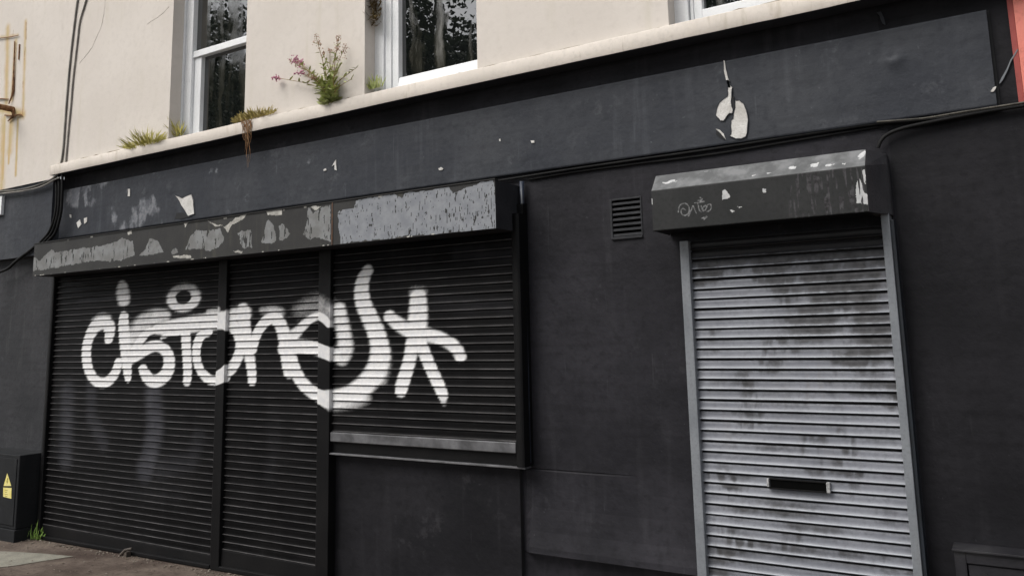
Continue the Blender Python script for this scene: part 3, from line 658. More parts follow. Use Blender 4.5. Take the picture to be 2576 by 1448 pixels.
# housing: dense front with peeling paint, plain shell behind
def poly_paint(X, Z, polys, y, wob=.012):
    m_ = np.zeros(X.shape, bool)
    Xn = X+(fbm(X, Z, 28, 11)-.5)*wob*2; Zn = Z+(fbm(X, Z, 28, 15)-.5)*wob*2.4
    for p_ in polys:
        w = [sat(a, b, y) for a, b in p_]; m_ |= inpoly(Xn, Zn, [(q_[0], q_[2]) for q_ in w])
    return m_.astype(float)
nx, nz = 1000, 56
X, Z = np.meshgrid(np.linspace(hx0, hx1, nx), np.linspace(hz0, hz1, nz))
t5, t6 = zr(0, 700, 2.0115), zr(960, 700, 2.0115)
right_pale = [t6([(620, 190), (740, 160), (760, 100), (900, 80), (1050, 55), (1100, 90), (1120, 45), (1300, 25), (1450, 5), (1480, 50), (1540, 40), (1600, 0), (1790, -60), (1830, 330), (1500, 345), (1150, 370), (950, 400), (640, 425), (620, 300)])]
mid = [t5([(235, 520), (300, 560), (390, 465), (410, 495), (470, 490), (600, 468), (720, 450), (850, 430), (920, 388), (1000, 410), (1012, 520), (900, 560), (700, 560), (500, 595), (380, 615), (250, 635)]),
       t5([(1095, 470), (1130, 385), (1190, 410), (1235, 490), (1190, 500), (1110, 520), (1050, 522)]), t5([(1290, 490), (1320, 460), (1350, 490), (1300, 508)]),
       t5([(1400, 470), (1430, 380), (1480, 330), (1560, 335), (1660, 318), (1695, 400), (1650, 462), (1560, 482), (1500, 470)]), t5([(1790, 345), (1890, 330), (1905, 460), (1830, 465)]),
       t6([(90, 250), (130, 290), (152, 400), (120, 435), (40, 425), (60, 330)]), t6([(170, 300), (200, 280), (255, 350), (230, 390), (180, 405)]),
       t6([(395, 150), (430, 200), (500, 150), (562, 140), (565, 412), (480, 380), (400, 400), (355, 360), (380, 280)])]
white = [t5([(1560, 255), (1600, 275), (1700, 305), (1760, 245), (1865, 205), (1845, 240), (1750, 285), (1720, 345), (1690, 300), (1620, 300)]), t5([(960, 340), (990, 338), (990, 362), (965, 365)]), t5([(1385, 280), (1425, 265), (1400, 310)]),
         t6([(75, 180), (200, 165), (195, 212), (140, 215), (90, 215)]), t6([(402, 155), (500, 140), (450, 178)]), t5([(1300, 520), (1440, 515), (1440, 535), (1310, 540)]), t5([(1760, 488), (1830, 484), (1830, 500), (1770, 502)])]
pt = np.zeros((nz, nx, 3))
pt[..., 0] = poly_paint(X, Z, right_pale, YH, .010)
spk = (fbm(X*3.6, Z*.7, 46, 21) > .70-.07*sstep(-3.4, -2.5, X)*sstep(hz1-.05, hz0, Z))
pt[..., 0] = np.clip(pt[..., 0]-1.0*spk, 0, 1)
pt[..., 1] = poly_paint(X, Z, mid, YH, .012)*np.clip(1.2-1.2*(fbm(X*2.2, Z*.5, 30, 23) > .68), 0, 1)
pt[..., 2] = poly_paint(X, Z, white, YH, .010)
edge = (np.abs(Z-hz1) < .010)*(fbm(X, Z*0, 25, 31) > .70)+(np.abs(Z-hz0) < .008)*(fbm(X, Z*0, 22, 33) > .73)
pt[..., 2] = np.maximum(pt[..., 2], edge*.9)
P = np.stack([X, YH+(fbm(X, Z, 2.5, 2)-.5)*.004, Z], -1)
hs_ = MB().box(hx0+.001, hx1-.001, YH+.003, -.004, hz0+.001, hz1-.001).build('housing', mHouseDark, SS)
grid('front_panel', P, mHouse, hs_, pt)
sx_ = at(836, 560, YH)[0]
MB().box(sx_-.006, sx_+.004, YH-.003, YH+.002, hz0+.002, hz1-.002).build('panel_joint', M('rusty_joint', (.05, .03, .02), (.12, .06, .03), nscale=40), hs_)
MB().box(hx0-.004, hx1+.002, YH-.006, YH+.03, hz1-.0008, hz1+.005).build('top_lip', mHouse, hs_)

# shutter over the door
DS = thing('door_shutter', 'narrow grey roller shutter over the doorway with a letter slot and chamfered housing', 'roller shutter', (-.93, -.1, gz(-.9)))
YD = -.05; YDH = -.235
dx0 = at(1738, 900, YD)[0]; dx1 = at(2247, 820, YD)[0]
dzt = at(2000, 585, YD)[2]
def door_paint(X, Z):
    o = np.zeros(X.shape+(3,))
    for (px, py, rx, rz_, a) in ((2130, 720, .16, .16, .85), (2060, 810, .20, .10, .7), (2190, 840, .12, .22, .75), (1950, 700, .10, .05, .5), (1800, 880, .10, .05, .35), (1830, 960, .12, .03, .4), (2010, 640, .6, .08, .95), (2080, 690, .30, .09, .8), (1800, 1420, .12, .10, .6), (2000, 1380, .25, .05, .5), (2260, 900, .06, .2, .5), (2200, 960, .1, .08, .5), (1980, 1010, .12, .05, .3),
                                 (1980, 1280, .16, .05, .6), (1850, 1210, .1, .04, .45), (2050, 1330, .2, .04, .5), (2240, 1300, .08, .06, .35), (1850, 1400, .15, .05, .45), (2150, 1400, .15, .05, .45), (1940, 1130, .2, .03, .35), (1870, 1280, .12, .04, .5), (2230, 1100, .08, .05, .3)):
        c_ = at(px, py, YD); o[..., 0] = np.maximum(o[..., 0], a*np.exp(-((X-c_[0])/rx)**2-((Z-c_[2])/rz_)**2))
    fine = fbm(X*1.2, Z*.8, 9, 41)
    rowp = np.mod((dzt-Z)/PITCH, 1.0)
    rid = np.floor((dzt-Z)/PITCH+1e-4)
    fib = .55*fbm(X*3+rid*7.31, Z*.5, 14, 47)+.45*fbm(X*.8, Z*1.2, 9, 49)
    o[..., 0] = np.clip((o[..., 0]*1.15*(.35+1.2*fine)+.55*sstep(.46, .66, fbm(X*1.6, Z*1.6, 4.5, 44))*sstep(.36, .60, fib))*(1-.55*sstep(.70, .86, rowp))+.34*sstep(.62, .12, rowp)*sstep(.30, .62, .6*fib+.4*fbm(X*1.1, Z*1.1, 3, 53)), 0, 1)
    o[..., 1] = sstep(dzt-.16, dzt-.05, Z)*.9  # shadow of the housing painted across the top slats
    return o
dprof = np.array([-.014, -.014, -.004, 0.0, .0005, .0012, .0040, .008, .0095, .0075, -.012])
dzb = gz(-.9)+.08
n_ = round((dzt-dzb)/PITCH)
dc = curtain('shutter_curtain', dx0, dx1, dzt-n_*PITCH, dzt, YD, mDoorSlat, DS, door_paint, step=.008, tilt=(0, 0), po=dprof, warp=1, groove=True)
MB().box(dx0, dx1, YD-.012, YD+.01, gz(-.9)+.005, dzt-n_*PITCH-.001).build('bottom_rail', mGreyRail, dc, bevel=.003)
# letter slot
mBrk = M('worn_bracket_metal', (.16, .16, .16), (.45, .45, .45), rough=.5, nscale=60)
l0, l1 = at(1936, 1208, YD-.02), at(2076, 1232, YD-.02)
zt_ = (at(1936, 1202, YD-.02)[2]+at(2076, 1214, YD-.02)[2])/2; zb_ = (at(1936, 1225, YD-.02)[2]+at(2076, 1240, YD-.02)[2])/2
ls = MB().box(l0[0], l1[0], YD-.016, YD-.002, zb_+.004, zt_-.004).build('letter_slot', M('slot_interior', (.002, .002, .002), rough=.9, spec=.05), dc)
m_ = MB().box(l0[0]-.004, l1[0]+.004, YD-.020, YD-.004, zb_-.002, zb_+.0035).box(l0[0]-.004, l1[0]+.004, YD-.020, YD-.004, zt_-.0035, zt_+.002); m_.build('slot_frame', mPost, ls) if False else m_.build('slot_frame', mPost, dc, bevel=.001)
m_ = MB().box(l1[0]+.005, l1[0]+.020, YD-.024, YD-.004, zb_-.001, zt_+.001); m_.build('slot_bracket', mBrk, dc, bevel=.002)
m_ = MB().box(l0[0]-.014, l0[0]-.005, YD-.024, YD-.004, zb_+.006, zt_+.001); m_.build('slot_bracket', mBrk, dc, bevel=.002)
YR = -.085
rl = (at(1710, 640, YR)[0], at(1732, 640, YR)[0])
MB().box(rl[0], rl[1], YR, 0.0, gz(-1.3), dzt-.0).build('guide_rail', mGreyRail, DS, bevel=.003)
rr_ = (at(2256, 1000, YR)[0], at(2286, 1000, YR)[0])
r2 = MB().box(rr_[0], rr_[1]-.012, YR, 0.0, gz(-.4), dzt+.05).build('guide_rail', mGreyRail, DS, bevel=.003)
MB().box(rr_[1]-.0118, rr_[1]+.004, YR+.012, 0.0, gz(-.4), dzt+.02).build('rail_flange', mRailSide, DS, bevel=.002)
# chamfered housing
def dpt(px, py, y): p_ = at(px, py, y); return p_
dh_x0 = at(1640, 530, YDH)[0]; dh_x1 = at(2180, 475, YDH)[0]
z0 = at(1900, 558, YDH)[2]; z1 = at(1900, 450, YDH)[2]; z2 = at(1900, 411, YDH+.07)[2]
xs = np.linspace(dh_x0, dh_x1, 360)
prof_h = [(YDH+.002, z0), *[(YDH, z) for z in np.linspace(z0+.002, z1, 60)], *[(YDH+.072*t, z1+(z2-z1)*t) for t in np.linspace(.05, 1, 26)], (-.002, z2+.006)]
Yp = np.array([p_[0] for p_ in prof_h]); Zp = np.array([p_[1] for p_ in prof_h])
X, Z = np.meshgrid(xs, Zp); Yg = np.broadcast_to(Yp[:, None], X.shape)
pt = np.zeros(X.shape+(3,))
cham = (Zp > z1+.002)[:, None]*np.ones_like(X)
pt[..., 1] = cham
r7 = zr(2400, 500, 2.576)
chips = [r7([(795, 560), (820, 540), (870, 610), (840, 630), (795, 640)]), r7([(2085, 480), (2115, 430), (2150, 500), (2165, 570), (2200, 600), (2200, 690), (2090, 670), (2082, 580)]), r7([(2140, 360), (2165, 350), (2180, 420), (2180, 500), (2150, 450)]), r7([(1180, 530), (1215, 530), (1222, 565), (1195, 570)]), r7([(860, 735), (890, 740), (920, 750), (890, 765)]), r7([(920, 690), (950, 710), (995, 705), (960, 725)]), r7([(95, 625), (120, 625), (120, 690), (95, 685)])]
pt[..., 0] = poly_paint(X, Z, chips, YDH, .004)
chips2 = [r7([(210, 470), (380, 430), (330, 490), (250, 490)]), r7([(480, 395), (560, 370), (680, 350), (620, 370), (520, 395)]), r7([(730, 350), (830, 335), (780, 355)]), r7([(1080, 410), (1140, 400), (1100, 425)]), r7([(1420, 340), (1510, 320), (1510, 350), (1440, 355)]), r7([(1640, 310), (1730, 280), (1720, 330), (1650, 335)]), r7([(1800, 310), (1890, 300), (1880, 325), (1800, 330)]), r7([(1920, 300), (2000, 290), (1990, 312)]), r7([(2060, 250), (2170, 140), (2200, 150), (2150, 240), (2090, 290)]), r7([(1540, 250), (1600, 230), (1570, 255)]), r7([(1230, 395), (1280, 385), (1250, 405)])]
pt[..., 0] = np.maximum(pt[..., 0], poly_paint(X, Z, chips2, YDH+.035, .006)*cham*sstep(.30, .62, fbm(X*.6, Z, 55, 3)))
# scratched tag: small looped scribble
scr = [[(370, 760), (380, 690), (440, 670), (480, 710), (470, 780), (420, 800), (390, 760), (410, 720), (440, 740)], [(470, 800), (500, 730), (510, 690), (530, 740), (545, 770)], [(530, 675), (580, 665), (620, 660)], [(560, 680), (570, 740), (590, 760)], [(590, 700), (610, 760), (600, 720), (640, 690), (640, 740), (610, 750)], [(640, 720), (660, 680), (690, 690), (685, 740), (650, 755)], [(580, 620), (610, 640), (560, 650)], [(600, 820), (660, 800), (620, 830)]]
for sc_ in scr:
    wpt = [sat(2400+a/2.576, 500+b/2.576, YDH) for a, b in sc_]; sp_ = smooth_pts([(w_[0], w_[2]) for w_ in wpt], 2)
    pt[..., 0] = np.maximum(pt[..., 0], .47*(seg_dist(X, Z, sp_, [.008]*len(sp_)) > .0)*(1-cham))
pt[..., 2] = sstep(-.95, -.75, X)*(1-cham)*sstep(.45, .65, fbm(X*6, Z*.6, 20, 51))*.9
P = np.stack([X, Yg+(fbm(X, Z, 5, 2)-.5)*.003, Z], -1)
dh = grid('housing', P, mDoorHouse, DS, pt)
# splayed right end and closed left end, underside
xe = at(2242, 530, -.06)[0]
MB().hexa([(dh_x1, YDH, z0), (xe, -.055, z0), (xe, -.055, z1+.03), (dh_x1, YDH, z1), (dh_x1, -.003, z0), (xe, -.003, z0), (xe, -.003, z1+.03), (dh_x1, -.003, z1)]).build('end_cap', mEndCap, dh)
MB().hexa([(dh_x1, YDH, z1+.0005), (xe, -.055, z1+.0305), (xe-.004, -.035, z2-.006), (dh_x1, YDH+.070, z2), (dh_x1, -.003, z1+.0005), (xe, -.003, z1+.0305), (xe-.004, -.003, z2-.006), (dh_x1, -.003, z2)]).build('end_cap', mEndCap, dh)
MB().prism([(0, 0)]*3, 0, 0) if False else None
me = bpy.data.meshes.new('end_cap')
me.from_pydata([(dh_x0, YDH+.001, z0), (dh_x0, YDH+.001, z1), (dh_x0, YDH+.072, z2), (dh_x0, -.003, z2+.006), (dh_x0, -.003, z0)], [], [(0, 1, 2, 3, 4)]); me.update(); link('end_cap', me, mHouseDark, dh)
me = bpy.data.meshes.new('underside')
me.from_pydata([(dh_x0, YDH+.002, z0), (dh_x1, YDH+.002, z0), (dh_x1, YD-.02, z0+.001), (dh_x0, YD-.02, z0+.001)], [], [(0, 1, 2, 3)]); me.update(); link('underside', me, mPost, dh)

# ------------------------------------------------------------------ wall fixtures
V = thing('wall_vent', 'small black louvred air vent set in the wall left of the door shutter', 'vent', ((vent_x[0]+vent_x[1])/2, 0, vent_z[0]))
vx0, vx1 = vent_x; vz0, vz1 = vent_z
fr = MB().box(vx0-.001, vx0+.012, -.004, .06, vz0, vz1).box(vx1-.008, vx1+.001, -.004, .06, vz0, vz1).box(vx0+.012, vx1-.008, -.004, .06, vz1-.010, vz1).box(vx0+.004, vx1, -.010, .06, vz0-.006, vz0+.008)
fr.build('vent_frame', mGreyWall, V, bevel=.002)
MB().box(vx0, vx1, .058, .07, vz0, vz1).build('vent_back', mDarkPlaster, V)
nl = 7; hgt = (vz1-vz0-.018)/nl
for k in range(nl):
    zl_ = vz0+.010+k*hgt
    MB().hexa([(vx0+.0125, .000, zl_+.002), (vx1-.0085, .000, zl_+.002), (vx1-.0085, .002, zl_+hgt*.50), (vx0+.0125, .002, zl_+hgt*.50), (vx0+.0125, .004, zl_), (vx1-.0085, .004, zl_), (vx1-.0085, .045, zl_+hgt*.86), (vx0+.0125, .045, zl_+hgt*.86)]).build('louvre', mGreyWall, V)

CB = thing('electrical_cabinet', 'black steel electricity cabinet with yellow warning sticker at the foot of the wall', 'cabinet', (-7.6, -.1, 0))
yc = -.24
cxr = at(44, 1240, yc)[0]; czt = at(44, 1144, yc)[2]
MB().box(-8.6, cxr, yc, -.012, gz(-7.4)+.10, czt).build('cabinet_body', mCab, CB, bevel=.006)
MB().box(-8.62, cxr+.012, yc-.012, -.012, gz(-7.4)-.02, gz(-7.4)+.098).build('plinth', mCab, CB, bevel=.004)
MB().box(-8.59, cxr-.03, yc-.006, yc-.0005, gz(-7.4)+.13, czt-.03).build('cabinet_door', mCab, CB, bevel=.002)
yl = yc-.0075
tri = [at(px, py, yl) for px, py in ((9, 1221), (28, 1221), (18, 1189))]; sq = [at(px, py, yl) for px, py in ((8, 1225), (29, 1226), (28, 1253), (8, 1248))]
ws = MB().prism([(p_[0], p_[2]) for p_ in tri], yl, yl+.001).prism([(p_[0], p_[2]) for p_ in sq], yl, yl+.001).build('warning_sticker', mYellow, CB)
c_ = at(18, 1211, yl-.001)
mPrint = M('faded_print', (.30, .25, .06), rough=.7)
ink = MB().prism([(c_[0]-.004, c_[2]+.03), (c_[0]+.012, c_[2]+.03), (c_[0]+.003, c_[2]+.006), (c_[0]+.014, c_[2]+.006), (c_[0]-.006, c_[2]-.026), (c_[0]-.001, c_[2]-.004), (c_[0]-.012, c_[2]-.004)], yl-.0006, yl-.0001)
ink.build('warning_symbol', mPrint, ws); ink = MB()
for j in range(4):
    p_ = at(12, 1231+j*5, yl-.001); ink.box(p_[0], p_[0]+.044-.008*(j % 2), yl-.0006, yl-.0001, p_[2]-.004, p_[2])
ink.build('sticker_print', mPrint, ws)

mMeter = M('black_meter_paint', (.0095, .0093, .0115), (.019, .0185, .022), rough=.55, spec=.3, nscale=6, streak=.6, scol=(.06, .06, .06), stretch=(3, 3, 8), bump=.001)
MX = thing('meter_box', 'low black meter box on the wall right of the door shutter', 'meter box', (.3, 0, .4))
ym = -.11
mx0 = at(2402, 1420, ym)[0]; mzt = at(2440, 1388, ym)[2]
m_ = MB().box(mx0, mx0+.042, ym, .0, .30, mzt).box(mx0+.042, mx0+.4, ym, .0, mzt-.045, mzt).box(mx0+.295, mx0+.4, ym, 0, .30, mzt-.045).box(mx0+.042, mx0+.295, ym, 0, .30, .33)
m_.build('meter_frame', mMeter, MX, bevel=.004)
MB().box(mx0-.006, mx0+.41, ym-.012, .0, mzt+.0005, mzt+.010).build('top_flange', mMeter, MX, bevel=.002)
md_ = MB().box(mx0+.046, mx0+.291, ym+.008, ym+.02, .334, mzt-.049).build('meter_door', mMeter, MX, bevel=.003)
kx = at(2440, 1425, ym)[0]
MB().tube([(kx+.05, ym+.009, mzt-.085), (kx+.05, ym+.002, mzt-.085)], .010, 12).build('lock', mDarkPlaster, md_)

# cables and pipes
def cable(name, pts, y, r, mat, label, cat='cable', px=True, n=3, group=None):
    w = []
    for p_ in pts:
        yy = p_[2] if len(p_) > 2 else y
        w.append(at(p_[0], p_[1], yy))
    w = smooth_pts(w, n)
    o = MB().tube([tuple(q_) for q_ in w], r, 7).build(name, mat, None, smooth=True)
    return tag(o, label, cat, group)
tl = zr(0, 0, 2.0115)
def dconv(pts): return [(a*PW/3840, b*PW/3840) for a, b in tl(pts)]
cable('cable', [(q_[0], q_[1]-0) for q_ in dconv([(600, -60), (582, 20), (560, 200), (540, 360), (520, 560), (505, 740), (490, 940), (480, 1100), (468, 1200), (455, 1250)])], YU-.008, .0085, mCableGrey2, 'weathered dark cable running down the cream wall, outer of the two side by side')
cable('cable', dconv([(665, -60), (640, 40), (600, 160), (590, 260), (572, 420), (550, 600), (535, 800), (518, 960), (508, 1080), (495, 1240)]), YU-.008, .0075, mCableGrey, 'pale grey cable down the cream wall, nearest to the first window')
cable('cable', [(-20, 483), (20, 481), (60, 477), (95, 467), (125, 455), (140, 445), (149, 428)], YU-.02, .011, mCableDark, 'dark cable sagging along the lower edge of the neighbouring cream wall')
cable('cable', [(-20, 490), (30, 484), (75, 478), (110, 468), (136, 452), (150, 447)], YU-.022, .007, mCableGrey, 'thin grey cable sagging just under the dark one at the neighbouring wall')
for k, (dx, lab) in enumerate(((0, 'leftmost black cable of the bundle dropping behind the shutter housing'), (8, 'middle black cable of the bundle dropping behind the shutter housing'), (17, 'rightmost black cable of the bundle dropping beside the slate fascia'))):
    cable('cable', [(140+dx, 440), (143+dx*.8, 480), (141+dx*.8, 530), (134+dx*.8, 560), (122+dx, 588), (104+dx, 606), (90+dx, 622)], -.098-.006*k, .012, mCable, lab, group='cables bundled at the corner of the shop')
cable('cable', [(90, 618), (76, 630), (55, 645), (34, 662), (22, 676), (-20, 690)], -.10, .013, mCable, 'black cable curling out of the left end of the shutter housing')
cable('cable', [(2600, 258), (2540, 268), (2450, 284), (2380, 296), (2290, 305), (2215, 310), (2100, 327), (1950, 350), (1800, 374), (1600, 402), (1420, 428), (1310, 446), (1250, 455)], -.018, .007, mCable, 'long black cable clipped along the bottom edge of the slate fascia')
cable('cable', [(2600, 262), (2500, 277), (2420, 292), (2330, 309), (2270, 322), (2235, 335), (2215, 352), (2208, 372)], -.030, .0085, mCable, 'thick black cable looping down from the fascia to the door shutter housing')
cable('cable', [(2600, 254), (2500, 270), (2400, 285), (2330, 298), (2260, 303), (2205, 307)], -.036, .0045, mCableDark, 'thin brownish cable lying along the fascia edge beside the red frontage')
cable('cable', [(2215, 318), (2100, 337), (1950, 362), (1800, 388), (1600, 412), (1420, 436), (1330, 452)], -.008, .006, mCable, 'thin black cable sagging below the long cable on the black wall')
xcd = at(1318, 700, -.03)[0]
o = MB().tube([(xcd, -.03, hz1+.02), (xcd, -.03, 2.2), (xcd, -.03, 1.8), (xcd+.002, -.03, 1.2), (xcd+.002, -.03, zsill+.02)], .013, 10).build('conduit', mConduit, None, smooth=True)
tag(o, 'slim blue black conduit running down the wall beside the graffiti shutter', 'conduit')
xk = at(1326, 1130, -.02)[0]
tag(MB().box(xk-.006, xk+.004, -.03, -.001, at(1326, 1148, -.02)[2], at(1326, 1120, -.02)[2]).box(xk-.012, xk+.012, -.022, -.001, at(1326, 1176, -.02)[2], at(1326, 1150, -.02)[2]).build('shutter_latch', mSilver, None, bevel=.002), 'small worn metal latch at the lower right corner of the graffiti shutter', 'latch')

RBk = thing('rusty_bracket', 'rusted iron sign bracket and pipe stub on the cream wall at far left', 'bracket', tuple(at(20, 200, YU)))
def u3(px, py, d=.01): return tuple(at(px, py, YU-d))
MB().tube([u3(37, 105, .012), u3(35, 170, .014), u3(33, 230, .012), u3(30, 345*.7, .012), u3(22, 262, .02)], [.005, .007, .012, .009, .004], 6).build('strap', mRust, RBk)
MB().tube([u3(49, 112, .008), u3(47, 150, .008)], .006, 6).build('strap', mRust, RBk)
MB().tube([u3(-20, 146*.68, .012), u3(30, 93, .012), u3(48, 89, .012)], [.005, .005, .003], 6).build('strap', mRust, RBk)
MB().tube([u3(-25, 248, .01), u3(8, 249, .012), u3(22, 250, .012)], [.006, .006, .004], 6).build('strap', mRust, RBk)
p0, p1_ = at(-30, 262, YU-.25), at(33, 276, YU-.005)
MB().tube([tuple(p0), tuple(p0*.5+p1_*.5), tuple(p1_)], .028, 12).build('pipe_stub', mRust, RBk, smooth=True)
MB().tube([u3(12, 290, .012), u3(30, 292, .02), u3(52, 288, .012), u3(57, 292, .008)], [.006, .009, .008, .003], 6).build('strap', mRust, RBk)
MB().tube([u3(32, 276, .02), u3(34, 292, .02), u3(20, 305, .012)], [.016, .012, .005], 6).build('strap', mRust, RBk)

hp = at(321, 1391, YC-.05)
LK = MB().box(hp[0]-.035, hp[0]+.02, YC-.075, YC-.036, gz(hp[0]), gz(hp[0])+.035)
LK.tube([(hp[0]-.04, YC-.085, gz(hp[0])+.012), (hp[0], YC-.07, gz(hp[0])+.05), (hp[0]+.05, YC-.05, gz(hp[0])+.06)], .011, 7)
tag(LK.build('ground_lock', M('worn_iron', (.03, .026, .022), (.10, .08, .065), rough=.7, nscale=30), None, bevel=.004), 'worn metal ground lock at the foot of the graffiti shutter', 'lock')

gr_ = MB()
for k in range(420):
    x_ = random.uniform(-8.2, -3.8); y_ = -.075-abs(random.gauss(0, .05)) if random.random() < .6 else random.uniform(-.9, -.1)
    r_ = random.uniform(.003, .010); gr_.ball((x_, y_-.03, gz(x_)+r_*.3), r_, 5, 3, sz=.6, jit=.4)
tag(gr_.build('grit', M('loose_grit', (.10, .075, .055), (.28, .25, .21), rough=.9, nscale=15), None), kind='stuff')

# ------------------------------------------------------------------ plants
def plant_valerian():
    base = sat(900+885/2.585, 1000/2.585, YB+.02)
    T = thing('valerian_plant', 'pink flowering valerian growing from the sill ledge between two windows', 'plant', tuple(base))
    fr = (900, 0, 2.585)
    tips = [((730, 330), 's'), ((960, 340), 's'), ((1030, 430), 's'), ((940, 470), 'p'), ((872, 490), 'p'), ((808, 520), 'p'), ((472, 580), 's'), ((535, 575), 'P'), ((575, 600), 'P'), ((592, 710), 'P'), ((350, 755), 'P'), ((650, 725), 's'), ((1140, 650), 'l'), ((1085, 765), 'l'), ((800, 620), 'l'), ((980, 620), 'l'), ((700, 740), 'l')]
    st, lf = MB(), MB(); heads = []
    for i, ((tx, ty), kind) in enumerate(tips):
        yy = YB-.01-random.uniform(0, .09)
        tip = sat(fr[0]+tx/fr[2], ty/fr[2], yy)
        b0 = base+np.array([random.uniform(-.02, .035), random.uniform(-.02, .01), random.uniform(-.012, .0)])
        mid_ = b0+(tip-b0)*np.array([.38, .6, .58])+np.array([random.uniform(-.02, .02), 0, random.uniform(-.01, .02)])
        pts = smooth_pts([b0, b0*.5+mid_*.5+np.array([0, 0, .01]), mid_, tip], 2)
        st.tube([tuple(p_) for p_ in pts], .0042, 5, r1=.0016)
        n = len(pts)
        for j in range(1, n-1):
            t = j/n
            if t < (.78 if kind != 'l' else .97):
                for s_ in (-1, 1):
                    if random.random() < .85:
                        L_ = (.078 if t < .5 else .050)*(1-.3*t)*random.uniform(.7, 1.2)
                        d_ = Vector((s_*random.uniform(.5, 1), random.uniform(-.7, .2), random.uniform(.1, .8)))
                        lf.blade(pts[j], d_, Vector((random.uniform(-.5, .5), random.uniform(-.6, .6), 1)).cross(d_), L_, L_*.34, random.uniform(-.3, .1))
        heads.append((pts, kind))
    st.build('stem', mStem, T); 
    for s_ in range(40):
        d_ = Vector((random.uniform(-1, .35), random.uniform(-.6, -.1), random.uniform(-.3, .8))); L_ = random.uniform(.04, .08)
        lf.blade(base+np.array([random.uniform(-.06, .03), -.01, random.uniform(-.01, .05)]), d_, d_.cross(Vector((0, 1, .3))), L_, L_*.36, -.3)
    lf.build('foliage', mGreen, T)
    for pts, kind in heads:
        if kind == 'l': continue
        fl = MB(); tip = pts[-1]
        if kind == 'P':
            for k in range(26): fl.ball(tip+np.array([random.gauss(0, .014), random.gauss(0, .012), random.gauss(0, .012)]), random.uniform(.004, .008), 5, 3, jit=.3)
            fl.build('flower_head', mPink, T)
        elif kind == 'p':
            for k in range(10): fl.ball(tip+np.array([random.gauss(0, .008), random.gauss(0, .008), random.gauss(0, .008)]), random.uniform(.004, .007), 5, 3, jit=.3)
            fl.build('flower_head', mSeed, T)
        else:
            for k in range(46):
                t = random.random(); q_ = tip+(pts[-4]-tip)*t*1.5
                fl.ball(q_+np.array([random.gauss(0, .010+.012*t), random.gauss(0, .01), random.gauss(0, .006)]), random.uniform(.0025, .005), 5, 3, jit=.3)
            fl.build('flower_head', mSeed, T)
plant_valerian()

def tuft(name, label, px0, px1, py0, py1, y, mat, n, L, w, spread=1.0, upw=.9, cat='plant', droop=-.35):
    m_ = MB()
    c_ = at((px0+px1)/2, (py0+py1)/2, y)
    for k in range(n):
        t = random.random(); p_ = at(px0+(px1-px0)*t, py0+(py1-py0)*t, y+random.uniform(-.02, .02))
        d_ = Vector(((t-.5)*2*spread+random.gauss(0, .35), random.uniform(-.7, .15), upw*random.uniform(.4, 1.1)))
        s_ = d_.cross(Vector((random.uniform(-.4, .4), 1, .2)))
        Lk = L*random.uniform(.5, 1.1)*(1.0-.5*abs(t-.5)); m_.blade(p_, d_, s_, Lk, w*random.uniform(.7, 1.3), random.uniform(droop, .1))
    o = m_.build(name, mat, None); tag(o, label, cat); return o
tuft('fern', 'yellow green fern growing along the sill ledge left of the first window', 322, 405, 377, 357, YB+.01, mDryGreen, 190, .17, .009, 1.2, .6)
tuft('weed', 'small dark green weed in the lower left corner of the first window', 436, 458, 346, 340, -.03, mDryGreen, 40, .16, .012, .3, 1.0)
tuft('moss', 'mossy brown tuft on the sill ledge at the right foot of the first window', 596, 690, 308, 285, YB+.01, mMoss, 170, .085, .010, .7, .6, droop=-.6)
m_ = MB()
for k in range(20):
    x_ = 606+random.random()*28
    p_ = [at(x_+random.uniform(-3, 3), 302+random.uniform(-3, 6), YB-.012)]
    nseg = 5; ln = random.uniform(30, 135)*(1-abs(x_-624)/30)
    for j in range(1, nseg+1): p_.append(at(x_*.75+.25*624+random.uniform(-4, 4), 304+ln*j/nseg, YB-.012+.004*j))
    m_.tube([tuple(q_) for q_ in p_], .0030, 4, r1=.0008)
tag(m_.build('dead_roots', mDead, None), 'brown dead roots hanging from the sill over the slate fascia', 'roots')
tuft('weed', 'small green weed at the foot of the second window jamb', 930, 962, 226, 218, -.05, mGreen, 45, .10, .012, .3, 1.0)
m_ = MB()
for k in range(230):
    p_ = at(945+random.gauss(0, 7), random.uniform(-25, 62)+random.gauss(0, 6), random.uniform(-.06, .0)); d_ = Vector((random.gauss(0, .6), -1+random.gauss(0, .4), random.gauss(-.3, .7)))
    m_.blade(p_, d_, d_.cross(Vector((random.random(), .2, 1))), random.uniform(.03, .07), random.uniform(.006, .012), -.3)
tag(m_.build('withered_plant', M('withered_leaf', (.10, .065, .025), (.17, .12, .04), rough=.9, nscale=30), None), 'withered brown plant clinging to the upper reveal of the second window', 'plant')
gb = on_ground(92, 1352)
m_ = MB()
for k in range(170):
    p_ = on_ground(random.uniform(58, 116), random.uniform(1343, 1358)); p_[1] = min(p_[1], -.03)
    d_ = Vector((random.gauss(0, .45), random.uniform(-.5, .1), random.uniform(.5, 1.1)))
    m_.blade(p_, d_, d_.cross(Vector((random.gauss(0, .3), 1, 0))), random.uniform(.05, .15)*(.5+random.random()*.6), random.uniform(.010, .02), -.25)
tag(m_.build('weed', mGrass, None), 'bright green weed on the pavement between the cabinet and the graffiti shutter', 'plant')

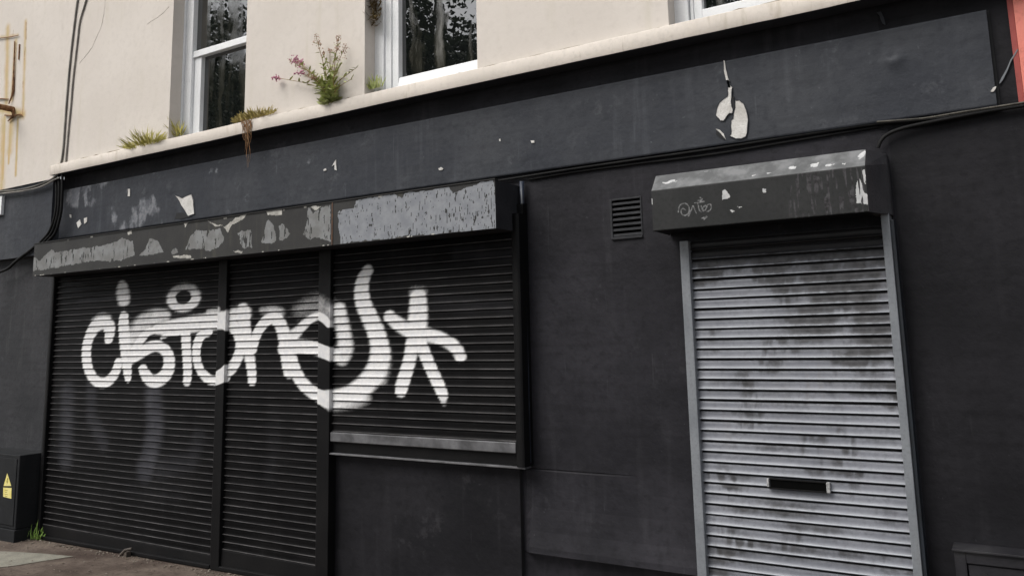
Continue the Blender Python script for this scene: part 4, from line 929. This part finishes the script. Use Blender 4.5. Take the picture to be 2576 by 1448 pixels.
# ------------------------------------------------------------------ trees across the street (seen mirrored in the windows)
def leaf_mesh(name, n, R, H, seed):
    r = np.random.default_rng(seed); k = 44
    cl = r.normal(0, 1, (k, 3)); cl /= np.linalg.norm(cl, axis=1)[:, None]; cl *= (r.random((k, 1))**.45)*np.array([R, R, H*.5])
    pc = cl[r.integers(0, k, n)]+r.normal(0, 1, (n, 3))*R*.13
    a = r.normal(0, 1, (n, 3)); a /= np.linalg.norm(a, axis=1)[:, None]; b = np.cross(a, r.normal(0, 1, (n, 3))); b /= np.linalg.norm(b, axis=1)[:, None]
    s = r.uniform(.05, .12, (n, 1))
    V = np.stack([pc-a*s, pc+b*s*.6, pc+a*s, pc-b*s*.6], 1).reshape(-1, 3)
    me = bpy.data.meshes.new(name); me.vertices.add(len(V)); me.vertices.foreach_set('co', V.astype(np.float32).ravel())
    me.loops.add(4*n); me.loops.foreach_set('vertex_index', np.arange(4*n, dtype=np.int32)); me.polygons.add(n); me.polygons.foreach_set('loop_start', np.arange(0, 4*n, 4, dtype=np.int32))
    me.update(calc_edges=True); me.materials.append(mLeaf); return me, cl
crown_me, cl = leaf_mesh('crown', 20000, 3.4, 8.0, 3)
tm = MB(); tm.tube([(0, 0, -.2), (.1, 0, 1.5), (0, .1, 4), (.1, 0, 7), (.1, .1, 10)], [.38, .30, .26, .18, .06], 10)
for c_ in cl[:16]: tm.tube([(.05, .05, 4.6+random.random()*2.5), tuple((c_+np.array([0, 0, 8.5]))*.6+np.array([0, 0, 2.4])), tuple(c_+np.array([0, 0, 8.5]))], [.10, .06, .02], 6)
trunk_me = None
spots = [(-26, -15.5, 1.15, 'tree across the street far to the left, mirrored in the first window'), (-20.5, -13.8, 1.0, 'tall tree across the street, mirrored in the first and second windows'), (-14.8, -14.6, 1.05, 'broad tree across the street, mirrored in the second window'), (-7.5, -15.5, 1.0, 'leafy tree across the street opposite the graffiti shutter'), (-.5, -14.5, .95, 'tree across the street opposite the door shutter'), (7, -15, 1.05, 'tree across the street opposite the red frontage')]
for i, (x, y, s, lab) in enumerate(spots):
    T = thing('street_tree', lab, 'tree', (x, y, gz(x)-.16), 'trees across the street')
    T.rotation_euler = (0, 0, i*1.3); T.scale = (s, s, s)
    if trunk_me is None:
        o = tm.build('trunk', mBark, None, smooth=True); trunk_me = o.data
    else:
        o = bpy.data.objects.new('trunk', trunk_me); S.collection.objects.link(o)
    o.parent = T
    c_ = bpy.data.objects.new('crown', crown_me); S.collection.objects.link(c_); c_.parent = T; c_.location = (0, 0, 8.5)
